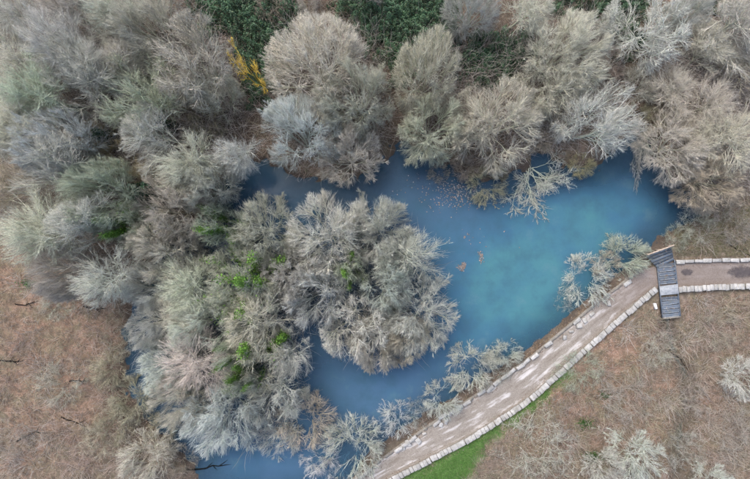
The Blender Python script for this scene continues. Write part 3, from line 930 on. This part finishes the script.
SHRUBS = [
 ('s0', 352, 452, 37, 4, 'ash', 'large grey shrub fanning over water at the lower end of the broken wall'),
 ('s1', 318, 466, 24, 3, 'blue', 'blue-grey shrub in the water left of the large fanning shrub'),
 ('s2', 474, 370, 31, 3.6, 'ash', 'round grey shrub at the water edge halfway along the path'),
 ('s3', 508, 357, 17, 2.4, 'ash', 'small grey shrub right of the round one halfway along the path'),
 ('s0', 444, 404, 23, 2.6, 'ash', 'grey shrub at the broken wall left of the round waterside shrub'),
 ('s1', 396, 424, 23, 2.2, 'blue', 'faint blue-grey shrub standing in water above the collapsed wall'),
 ('s2', 594, 281, 29, 3.4, 'ash', 'pale shrub between turquoise water and the upper path'),
 ('s3', 632, 256, 25, 3.2, 'lichen', 'greenish pale shrub hanging over the handrail of the deck'),
 ('p0', 420, 416, 20, 2, 'ash', 'airy grey shrub at the waterline above the wall collapse'),
 ('p1', 494, 374, 18, 2, 'ash', 'airy grey shrub filling the gap between the two waterside shrubs halfway along'),
 ('p2', 572, 300, 16, 2, 'ash', 'airy grey shrub at the foot of the pale shrub near the deck'),
 ('s0', 612, 268, 16, 2.4, 'tan', 'small brownish shrub between the pale and greenish shrubs by the deck'),
 ('s1', 188, 92, 17, 3.5, 'moss', 'mossy yellow shrub left of the twisted pale limbs'),
 ('s2', 208, 118, 20, 3, 'olive', 'olive mossy shrub below the twisted pale limbs'),
 ('s3', 96, 132, 17, 4.5, 'moss', 'yellowish shrub in the left wood near the pale blue-grey tree'),
 ('s0', 114, 158, 18, 4.5, 'moss', 'straw-yellow shrub just up and left of the dark holly'),
 ('s1', 146, 178, 18, 5, 'moss', 'golden shrub crowning the dark holly'),
 ('s2', 488, 184, 24, 2.6, 'olive', 'dark olive scrub bush below the round cream tree at the water'),
 ('s3', 466, 168, 16, 2.2, 'brown', 'brown scrub bush beside the floating leaf scatter'),
 ('s0', 586, 164, 13, 2.6, 'moss', 'golden bush under the white-limbed tree at the water'),
 ('s1', 642, 86, 22, 3.5, 'beige', 'straw-coloured shrub in brown litter at the upper right'),
 ('s2', 655, 118, 16, 3, 'olive', 'olive shrub at the narrow top of the water'),
 ('s3', 612, 62, 18, 3, 'brown', 'brown shrub right of the large cream tree'),
 ('p0', 700, 226, 22, 1.8, 'beige', 'low beige scrub above the right-hand path'),
 ('p1', 736, 224, 20, 1.8, 'pink', 'pinkish scrub at the right edge above the path'),
 ('p2', 678, 238, 14, 1.6, 'lichen', 'small greenish scrub just right of the handrail'),
 ('p3', 582, 372, 25, 3, 'lichen', 'grey-green shrub in the middle of the lower-right slope'),
 ('p0', 540, 450, 40, 3, 'beige', 'wide hazy shrub right of the green grass strip'),
 ('s1', 640, 456, 30, 3.2, 'ash', 'grey shrub at the bottom edge right of centre'),
 ('s2', 604, 468, 22, 3, 'ash', 'grey shrub at the bottom edge beside green weeds'),
 ('p3', 690, 452, 24, 2.8, 'ash', 'grey shrub where the stream bed meets the bottom edge'),
 ('s0', 746, 380, 23, 3.2, 'white', 'bright white shrub cut by the right edge'),
 ('s1', 718, 484, 22, 3.2, 'white', 'bright white shrub cut by the bottom edge on the right'),
 ('p2', 660, 350, 20, 2, 'beige', 'thin beige shrub left of the stream bed'),
 ('p3', 720, 330, 26, 1.8, 'tan', 'low tan shrub below the right-hand capstone wall'),
 ('p0', 700, 400, 22, 1.8, 'pink', 'low pink-brown shrub right of the stream bend'),
 ('p1', 628, 400, 26, 2, 'pink', 'pinkish shrub between green weeds and the stream bed'),
 ('p2', 738, 430, 24, 2, 'pink', 'pinkish shrub between the two bright white shrubs'),
 ('s3', 146, 460, 32, 3.2, 'warm', 'pale tangled shrub at the bottom edge left of the pond'),
 ('s0', 130, 402, 25, 3, 'olive', 'olive shrub on the lower left shore'),
 ('s2', 158, 432, 18, 2.4, 'olive', 'small olive shrub between the pale tangled shrub and the channel'),
 ('s1', 106, 372, 20, 2.2, 'olive', 'olive shrub in dark soil above the lower left shore shrub'),
 ('p2', 176, 462, 20, 2.2, 'brown', 'brown scrub at the bottom water left of the floating log'),
 ('p3', 112, 425, 24, 2.4, 'olive', 'airy olive scrub up and left of the pale tangled shrub'),
 ('p1', 116, 338, 22, 2.4, 'tan', 'thin tan shrub between orange litter and the channel'),
 ('p2', 54, 300, 22, 2, 'beige', 'sparse beige shrub in orange litter below the left wood'),
 ('p3', 58, 385, 26, 2, 'beige', 'sparse pale shrub in the middle of the orange litter'),
 ('p0', 100, 440, 26, 2, 'tan', 'sparse tan shrub left of the pale tangled shrub'),
 ('p1', 8, 440, 22, 2, 'pink', 'sparse pinkish shrub at the left edge near the bottom'),
 ('s2', 272, 8, 18, 3, 'brown', 'brown shrub in the evergreen thicket at the top edge'),
 ('s3', 308, 2, 15, 3, 'pink', 'pink-brown shrub at the top edge above the largest beige crown'),
 ('s1', 540, 140, 16, 2, 'brown', 'rusty brown scrub between the round cream tree and the white-limbed tree'),
 ('s2', 440, 172, 12, 1.6, 'brown', 'low brown scrub on the bank under the cream crowns'),
]
GROWTH = {G_L: 1.16, G_S: 1.12, G_I: 1.10, G_N: 1.12, G_R: 1.08}
for grp, rows in TREES.items():
    for (pro, cx, cy, r, h, tint, ivy, lab) in rows:
        plant('bare_tree', 'tree', grp, pro, cx, cy, r * GROWTH[grp], h * (1.2 if grp == G_L else 1.05), tint, lab, bool(ivy))
for (pro, cx, cy, r, h, tint, lab) in SHRUBS:
    plant('bare_shrub', 'shrub', G_B, pro, cx, cy, r, h, tint, lab)
gt = plant('golden_tree', 'tree', None, 'y0', 246, 66, 24, 11, 'gold', 'slim golden-yellow tree standing against the dark evergreen thicket', False, .45)
gt.scale[0] *= .6
plant('fallen_tree', 'tree', 'fallen branches over the pond', 'f0', 530, 170, 44, 2.2, 'beige', 'fallen tree with pale branches spreading across the water below the round cream tree', False, .45, True)
plant('fallen_tree', 'tree', 'fallen branches over the pond', 'f0', 646, 133, 40, 2.4, 'white', 'bundle of thin whitish branches hanging straight down into the water', False, -.12, True).scale[0] *= .35

# ------------------------------------------------------------------ holly and evergreen masses
def in_frame(n, rg, mx=43, my=28.5):
    return np.column_stack([rg.uniform(-mx, mx, n), rg.uniform(-my, my, n)])
rg = np.random.default_rng(55)
def humps(regs, n, hmax, size, cols, seed):
    rg = np.random.default_rng(seed)
    g = Geo()
    for A, dens in regs:
        A = W(A)
        lo, hi = A.min(0) - .8, A.max(0) + .8
        k = int(n * dens)
        P = rg.uniform(lo, hi, (k, 2))
        edge = -sdist(P, A) + 1.1 * vnoise(P[:, 0], P[:, 1], 2.4, seed) + .5 * vnoise(P[:, 0], P[:, 1], .8, seed + 5) + .35 * rg.normal(size=len(P))
        P = P[edge > 0]; edge = edge[edge > 0]
        hgt = hmax * smooth(-.3, 1.6, edge) * (.55 + .45 * np.abs(vnoise(P[:, 0], P[:, 1], 2.0, seed + 1))) * (.85 + .15 * vnoise(P[:, 0], P[:, 1], .8, seed + 2))
        dd = rg.exponential(.4, len(P))
        z = ground_z(P) + np.maximum(hgt - dd, .08)
        c = np.array(cols[0]) + (np.array(cols[1]) - np.array(cols[0])) * rg.uniform(0, 1, (len(P), 1)) ** 1.6
        c = c * (1 + .35 * vnoise(P[:, 0], P[:, 1], 3, seed + 7))[:, None] + np.array([.05, .03, .01]) * (rg.uniform(0, 1, (len(P), 1)) > .9)
        leaves(g, np.column_stack([P, z]), size, rg, .9, c)
    return g
g = humps([([(192, -14), (300, -14), (292, 30), (278, 60), (270, 105), (252, 104), (248, 70), (232, 40), (205, 30)], .9),
           ([(334, 10), (340, -14), (458, -14), (458, 36), (446, 56), (408, 76), (392, 82), (374, 52)], .9),
           ([(448, 48), (475, 40), (526, 36), (536, 62), (520, 84), (466, 86), (450, 70)], .45),
           ([(545, -14), (640, -14), (642, 16), (625, 40), (618, 56), (606, 50), (590, 12), (555, 8)], .6),
           ([(688, -16), (732, -16), (726, 5), (700, 9)], .2)], 150000, 2.6, .075, ((.03, .07, .042), (.10, .19, .095)), 61)
tag(link('evergreen_thicket', g.mesh('evergreen_thicket', M_LEAF)), 'dark green evergreen thicket along the top between the bare crowns', 'thicket', kind='stuff')
def bush(px, py, r, h, cols, label, seed, n=2600):
    rg = np.random.default_rng(seed)
    k = (CAM_H - h * .6) / CAM_H
    x, y = w(px, py) * k
    R = r * S * k
    d = norm(rg.normal(size=(n, 3))); d[:, 2] = np.abs(d[:, 2])
    lump = 1 + .25 * np.sin(d[:, 0] * 5 + seed) * np.cos(d[:, 1] * 4 + seed) + .15 * np.sin(d[:, 2] * 9)
    P = d * ((rg.uniform(.55, 1, n) ** .5 if h > 1.5 else np.abs(rg.normal(size=n)) * .75) * lump)[:, None] * np.array([R, R * (1 if h > 1.5 else .6), h if h > 1.5 else h * .6])
    c = np.array(cols[0]) + (np.array(cols[1]) - np.array(cols[0])) * rg.uniform(0, 1, (n, 1)) ** 1.5
    e = link('holly_bush' if h > 1.5 else 'weed_clump', None, None, (x, y, gz(x, y)))
    tag(e, label, 'bush' if h > 1.5 else 'weeds', 'small evergreen bushes and weeds')
    g = Geo(); leaves(g, P, .13 if h > 1.5 else .09, rg, .8, c)
    link('foliage', g.mesh('foliage', M_LEAF), e)
    g = Geo()
    m_ = 6
    az = rg.uniform(0, 6.28, m_)
    D = norm(np.stack([np.cos(az) * .5, np.sin(az) * .5, np.ones(m_)], 1))
    tubes(g, polyl(np.tile([[0, 0, -.1]], (m_, 1)).astype(float), D, np.full(m_, h * .85), 4, .1, (0, 0, 0), rg), np.tile(np.linspace(.05, .015, 5), (m_, 1)), 4)
    o = link('stem', g.mesh('stem', M_LIMB), e); o.color = (.2, .15, .1, 1)
DG = ((.008, .03, .018), (.03, .09, .04)); BG = ((.03, .09, .015), (.09, .22, .04))
bush(146, 192, 14, 5, DG, 'dark green holly bush under the golden shrub in the left wood', 71)
bush(104, 136, 7, 4.5, DG, 'small dark holly beside the yellowish shrub in the left wood', 72, 1400)
bush(164, 124, 6, 4, DG, 'tiny dark holly below the fan-shaped lichen tree', 73, 1000)
bush(27, 284, 7, .9, ((.03, .08, .02), (.08, .17, .04)), 'green weed clump in the orange litter at the left', 74, 500)
bush(586, 424, 7, .8, ((.03, .07, .015), (.07, .15, .03)), 'green weed clump on the lower-right slope', 75, 600)
bush(606, 396, 5, .6, ((.03, .07, .02), (.07, .13, .03)), 'small weed clump above the green one on the lower-right slope', 76, 260)
bush(593, 458, 9, .8, ((.03, .06, .015), (.06, .12, .03)), 'dark weed patch at the bottom beside the grey shrubs', 77, 600)
bush(640, 40, 8, 1.9, DG, 'dark evergreen bush behind the open cream-limbed tree', 78, 1500)

# ------------------------------------------------------------------ ground cover that nobody could count
def land(P, margin=.25):
    dp = np.minimum(seg_dist(P, (SOUTH[1:] + NORTH[1:]) / 2), seg_dist(P, (SOUTH_E + NORTH_E) / 2))
    dk = seg_dist(P, W([(664, 250), (670, 318)]))
    return (sdist(P, POND) > margin) & (dp > 2.25) & (dk > 1.3)
# leaf litter
P = in_frame(120000, rg); P = P[land(P)]; P = P[sdist(P, GRASS) > .45 * rg.normal(size=len(P))]
pal = np.array([(.27, .19, .14), (.21, .145, .105), (.36, .29, .24), (.14, .10, .08), (.42, .37, .33), (.26, .22, .19)])
g = Geo(); leaves(g, np.column_stack([P, ground_z(P) + .03 + .02 * rg.uniform(size=len(P))]), .06, rg, .35, (.5 * pal[rg.integers(0, 6, len(P))] + .5 * np.array([.23, .165, .125])) * rg.uniform(.75, 1.15, (len(P), 1)) * (1 + .3 * vnoise(P[:, 0], P[:, 1], 3.5, 97))[:, None], .7)
tag(link('leaf_litter', g.mesh('leaf_litter', M_DRY)), 'brown fallen leaves covering the ground under the trees', 'leaves', kind='stuff')
# bare canes poking out of the thicket
P = in_frame(15000, rg); P = P[(P[:, 1] > 18) & (np.abs(P[:, 0] - 5) < 28)]
n = len(P); az = rg.uniform(0, 6.28, n); el = np.radians(rg.uniform(25, 70, n))
D = np.stack([np.cos(az) * np.cos(el), np.sin(az) * np.cos(el), np.sin(el)], 1)
pts = polyl(np.column_stack([P, ground_z(P)]), D, rg.uniform(1.2, 3.2, n), 4, .16, (0, 0, -.06), rg)
g = Geo(); tubes(g, pts, np.tile(np.array([[.018, .016, .013, .01, .004]]), (n, 1)), 3, True, np.array([.34, .28, .22]) * rg.uniform(.55, 1.3, (n, 1)))
tag(link('thicket_canes', g.mesh('thicket_canes', M_CANE)), 'bare brown stems rising through the evergreen thicket along the top', 'undergrowth', kind='stuff')
# brambles and thin canes
P = in_frame(110000, rg); P = P[land(P)]
dn = .45 + .5 * vnoise(P[:, 0], P[:, 1], 6, 91) + .35 * vnoise(P[:, 0], P[:, 1], 2.2, 92) - .8 * (seg_dist(P, W([(0, 420), (60, 380), (20, 300)])) < 5) * rg.uniform(0, 1, len(P))
P = P[(rg.uniform(0, 1, len(P)) < .12 + .6 * dn) & (sdist(P, GRASS) > .1)]
n = len(P)
az = rg.uniform(0, 6.28, n); el = np.radians(rg.uniform(10, 70, n))
D = np.stack([np.cos(az) * np.cos(el), np.sin(az) * np.cos(el), np.sin(el)], 1)
pts = polyl(np.column_stack([P, ground_z(P)]), D, rg.uniform(.3, 1.4, n), 3, .24, (0, 0, -.16), rg)
pts[:, :, 2] = np.maximum(pts[:, :, 2], ground_z(P)[:, None] + .02)
cp = np.array([(.30, .22, .17), (.36, .29, .23), (.24, .17, .13), (.30, .28, .20), (.40, .37, .33)])
g = Geo(); tubes(g, pts, np.tile(np.array([[.017, .015, .011, .004]]), (n, 1)), 3, True, cp[rg.integers(0, 5, n)] * rg.uniform(.8, 1.25, (n, 1)) * (1.1 + .3 * vnoise(P[:, 0], P[:, 1], 5, 93))[:, None])
tag(link('bramble_canes', g.mesh('bramble_canes', M_CANE)), 'thin brown bramble canes and twigs tangled over the leaf litter', 'undergrowth', kind='stuff')
# hazy low scrub in loose clumps
C = in_frame(1500, rg); C = C[land(C, 1.0)]
C = C[(sdist(C, GRASS) > .6)][:700]
k = 40
P = np.repeat(C, k, 0) + rg.normal(size=(len(C) * k, 2)) * .45
ok = land(P); cc_ = np.array([(.42, .34, .29), (.46, .42, .35), (.38, .36, .26), (.44, .37, .33), (.50, .47, .43)])[rg.integers(0, 5, len(C))]
cc_ = np.repeat(cc_ * rg.uniform(.75, 1.1, (len(C), 1)), k, 0)[ok]; dv = (P - np.repeat(C, k, 0))[ok]; P = P[ok]
n = len(P)
az = np.arctan2(dv[:, 1], dv[:, 0]) + rg.normal(size=n) * .9; el = np.radians(rg.uniform(25, 80, n))
D = np.stack([np.cos(az) * np.cos(el), np.sin(az) * np.cos(el), np.sin(el)], 1)
pts = polyl(np.column_stack([P, ground_z(P)]), D, rg.uniform(.7, 2.5, n), 4, .24, (0, 0, -.02), rg)
pts[:, :, 2] = np.maximum(pts[:, :, 2], ground_z(P)[:, None] + .02)
g = Geo(); tubes(g, pts, np.tile(np.array([[.012, .011, .010, .008, .003]]), (n, 1)), 3, True, cc_ * 1.12 * rg.uniform(.7, 1.3, (n, 1)))
tag(link('low_scrub', g.mesh('low_scrub', M_CANE)), 'low hazy bare scrub spread over the brown slopes and between the trees', 'undergrowth', kind='stuff')
# thin stems standing in the flooded wood
P = in_frame(60000, rg)
P = P[inside(P, W([(150, 290), (185, 230), (225, 205), (262, 222), (290, 230), (320, 215), (380, 212), (430, 250), (445, 300), (420, 345), (380, 358), (335, 335), (310, 315),
                   (300, 350), (292, 400), (300, 425), (250, 440), (205, 425), (165, 385), (142, 340)]))][:9000]
n = len(P)
az = rg.uniform(0, 6.28, n); el = np.radians(rg.uniform(55, 88, n))
D = np.stack([np.cos(az) * np.cos(el), np.sin(az) * np.cos(el), np.sin(el)], 1)
pts = polyl(np.column_stack([P, ground_z(P)]), D, rg.uniform(2.5, 5.5, n), 5, .15, (0, 0, 0), rg)
g = Geo(); tubes(g, pts, np.tile(np.array([[.018, .017, .015, .013, .010, .004]]), (n, 1)), 3, True, np.array([.50, .49, .45]) * rg.uniform(.6, 1.2, (n, 1)))
tag(link('flooded_stems', g.mesh('flooded_stems', M_CANE)), 'thin grey stems standing in the water beneath the flooded willows and island crowns', 'undergrowth', kind='stuff')
P = in_frame(60000, rg)
P = P[(inside(P, W([(-20, -10), (190, -10), (245, 90), (250, 150), (215, 190), (150, 250), (110, 280), (40, 255), (-20, 200)])) | inside(P, W([(290, 25), (385, 40), (395, 140), (300, 165), (270, 120)]))
       | inside(P, W([(405, 55), (605, 20), (620, 140), (560, 145), (520, 155), (420, 145)])) | inside(P, W([(640, 60), (760, -10), (760, 190), (700, 180), (660, 130)]))) & land(P, .6)][:17000]
n = len(P)
az = rg.uniform(0, 6.28, n); el = np.radians(rg.uniform(50, 88, n))
D = np.stack([np.cos(az) * np.cos(el), np.sin(az) * np.cos(el), np.sin(el)], 1)
pts = polyl(np.column_stack([P, ground_z(P)]), D, rg.uniform(2.0, 5.5, n), 5, .17, (0, 0, 0), rg)
g = Geo(); tubes(g, pts, np.tile(np.array([[.017, .016, .014, .012, .010, .004]]), (n, 1)), 3, True, np.array([.52, .48, .44]) * rg.uniform(.6, 1.2, (n, 1)))
tag(link('understorey_saplings', g.mesh('understorey_saplings', M_CANE)), 'thin grey-brown saplings filling the wood beneath the bare crowns', 'undergrowth', kind='stuff')
# leaves blown onto the path edges
P = np.vstack([NORTH[:-1], NORTH_E[:-1], SOUTH[:-1]]); Q = np.vstack([NORTH[1:], NORTH_E[1:], SOUTH[1:]])
r_ = rg.integers(0, len(P), 2600); t_ = rg.uniform(0, 1, (2600, 1))
P = P[r_] * (1 - t_) + Q[r_] * t_ + rg.normal(size=(2600, 2)) * .38
P = np.vstack([P, w(667, 284) + rg.normal(size=(150, 2)) * np.array([.75, 2.3])])
g = Geo(); leaves(g, np.column_stack([P, np.where(seg_dist(P, W([(663.5, 258), (669.5, 316)])) < .9, .43, .17)]), .055, rg, .3, (pal * .9)[rg.integers(0, 6, len(P))], .7)
tag(link('path_leaves', g.mesh('path_leaves', M_DRY)), 'dry leaves blown along the edges of the path and its walls', 'leaves', kind='stuff')
# dry tufts by the water, right bank and stream
def tufts(name, A, n, L0, L1, cols, label, cat, seed, el0=35, el1=85, rad=.012):
    rg = np.random.default_rng(seed)
    A = W(A); P = rg.uniform(A.min(0), A.max(0), (n * 3, 2))
    P = P[(sdist(P, A) + .6 * vnoise(P[:, 0], P[:, 1], 1.6, seed) + .4 * rg.normal(size=len(P)) < 0)]
    P = P[seg_dist(P, np.vstack([SOUTH, SOUTH_E])) > .42][:n] if name == 'grass' else P[:n]
    n = len(P)
    az = rg.uniform(0, 6.28, n); el = np.radians(rg.uniform(el0, el1, n))
    D = np.stack([np.cos(az) * np.cos(el), np.sin(az) * np.cos(el), np.sin(el)], 1)
    pts = polyl(np.column_stack([P, ground_z(P)]), D, rg.uniform(L0, L1, n), 2, .12, (0, 0, -.12), rg)
    c = np.array(cols)[rg.integers(0, len(cols), n)] * rg.uniform(.7, 1.25, (n, 1))
    g = Geo(); tubes(g, pts, np.tile(np.array([[rad, rad * .8, 0]]), (n, 1)), 3, True, c)
    tag(link(name, g.mesh(name, M_CANE)), label, cat, kind='stuff')
tufts('grass', [(396, 484), (430, 465), (473, 440), (508, 418), (534, 399), (556, 380), (560, 382), (540, 400), (520, 414), (500, 428), (484, 446), (470, 470), (458, 495)], 26000, .12, .32,
      [(.09, .25, .05), (.13, .30, .06), (.17, .30, .09), (.09, .19, .05)], 'bright green grass strip below the capstone wall', 'grass', 31)
tufts('dry_grass', [(676, 256), (674, 236), (690, 226), (720, 214), (760, 206), (770, 256)], 9000, .2, .6,
      [(.30, .26, .17), (.24, .24, .14), (.36, .32, .25), (.20, .22, .11)], 'dry straw-green grass above the right-hand path', 'grass', 32)
tufts('stream_rushes', [(662, 320), (676, 320), (682, 350), (698, 376), (699, 402), (690, 432), (688, 485), (668, 485), (670, 430), (680, 400), (676, 376), (664, 350)], 6000, .2, .7,
      [(.27, .25, .21), (.36, .34, .30), (.22, .20, .14), (.20, .17, .13)], 'grey-green rushes choking the stream bed below the deck', 'rushes', 33)
tufts('bank_litter', [(520, 358), (545, 338), (565, 322), (592, 299), (612, 284), (618, 289), (598, 306), (570, 329), (548, 346), (526, 362)], 3500, .08, .3,
      [(.42, .30, .18), (.30, .20, .11), (.48, .38, .27), (.20, .14, .08)], 'straw-brown litter on the bank between the turquoise water and the path', 'litter', 34, 2, 40)
# grass growing through the litter on the slope
P = in_frame(14000, rg); P = P[land(P)]
P = P[(sdist(P, GRASS) < 2.2 + vnoise(P[:, 0], P[:, 1], 3, 95)) | (vnoise(P[:, 0], P[:, 1], 5, 96) > .75)]
g = Geo(); leaves(g, np.column_stack([P, ground_z(P) + .07]), .07, rg, .7, np.array([.08, .12, .035]) * rg.uniform(.6, 1.4, (len(P), 1)))
tag(link('ground_weeds', g.mesh('ground_weeds', M_LEAF)), 'small green weeds scattered through the leaf litter', 'weeds', kind='stuff')

# ------------------------------------------------------------------ things afloat on the pond
def raft(P, size, cols, rg):
    g = Geo()
    leaves(g, np.column_stack([P, np.full(len(P), .012) + rg.uniform(0, .02, len(P))]), size, rg, .25, cols[rg.integers(0, len(cols), len(P))], .75)
    return g
fc = np.array([(.25, .215, .195), (.32, .285, .265), (.17, .14, .12), (.21, .19, .18)])
for px, py, rx, ry, n, lab in ((464, 268, .75, .75, 130, 'larger brown raft of leaves floating in open water right of the island'),
                               (482, 258, .40, .75, 60, 'narrow raft of leaves beside the larger one in open water'),
                               (465, 237, .22, .18, 14, 'tiny pale leaf patch floating alone above the larger leaf raft')):
    x, y = w(px, py)
    sub = rg.normal(size=(6, 2)) * .55
    P = (sub[rg.integers(0, 6, n)] + rg.normal(size=(n, 2)) * .28) * np.array([rx, ry]) * (.75 if n > 20 else .4)
    tag(link('leaf_raft', raft(P, .085, fc, rg).mesh('leaf_raft', M_DRY), None, (x, y, WATER_Z)), lab, 'leaves', 'floating leaf rafts')
P = np.vstack([rg.normal(size=(170, 2)) * np.array([2.6, 1.3]) + w(450, 190), rg.normal(size=(220, 2)) * np.array([1.3, .8]) + w(458, 193), rg.normal(size=(18, 2)) * np.array([1.8, .9]) + w(478, 240)])
P = P[sdist(P, POND) < -.3]
tag(link('floating_leaves', raft(P, .075, fc, rg).mesh('floating_leaves', M_DRY), None, (0, 0, WATER_Z)), 'pinkish fallen leaves scattered on the water below the cream crowns', 'leaves', kind='stuff')

# ------------------------------------------------------------------ fallen logs
def log(px0, py0, px1, py1, r, tint, label, lift=.06):
    a_, b_ = w(px0, py0), w(px1, py1)
    t = np.linspace(0, 1, 8)[:, None]
    d = b_ - a_; nn = np.array([-d[1], d[0]])
    q_ = a_ + d * t + nn * (.05 * np.sin(t * 4 + px0) + .02 * rng.normal(size=(8, 1)))
    z = np.maximum(ground_z(q_), WATER_Z - .03) + lift
    o0 = np.array([*a_, z[0]])
    g = Geo(); pts = np.column_stack([q_, z]) - o0
    tubes(g, pts[None], np.linspace(r, r * .35, 8)[None], 6)
    e = link('fallen_log', None, None, o0)
    tag(e, label, 'log', 'fallen logs on the ground')
    o = link('stem', g.mesh('stem', M_LIMB, True), e); o.color = (*tint, 1)
    g = Geo()
    for k in (3, 4, 5):
        s_ = 1 if k % 2 else -1
        dd = norm(np.array([*(d * .6 + s_ * nn * rng.uniform(.4, 1)), .3]))
        L = np.linalg.norm(d) * rng.uniform(.15, .3)
        pp = np.stack([pts[k], pts[k] + dd * L * .5, pts[k] + dd * L + np.array([0, 0, -.05])])
        tubes(g, pp[None], np.array([[r * .5, r * .35, r * .1]]), 4)
    o = link('branch', g.mesh('branch', M_LIMB, True), e); o.color = (*tint, 1)
DK = (.27, .21, .17)
log(2, 361, 26, 359, .10, DK, 'dark fallen log at the left edge in the orange litter')
log(70, 382, 90, 380, .09, DK, 'dark fallen log in the litter left of the olive shrub')
log(18, 439, 46, 431, .10, DK, 'dark slanting log near the lower left corner')
log(62, 416, 100, 437, .07, (.2, .16, .13), 'long thin branch lying across the lower left litter')
log(84, 307, 108, 308, .09, DK, 'dark log below the left wood beside the sparse beige shrub')
log(16, 304, 40, 301, .07, DK, 'short dark log above the green weed clump')
log(186, 467, 231, 467, .10, (.16, .13, .11), 'dark log lying in the blue water at the bottom', .05)
log(672, 352, 692, 374, .07, (.14, .12, .11), 'dark branch lying along the stream bend below the deck')
log(728, 244, 756, 262, .08, (.5, .45, .4), 'pale bare log above the path at the right edge')
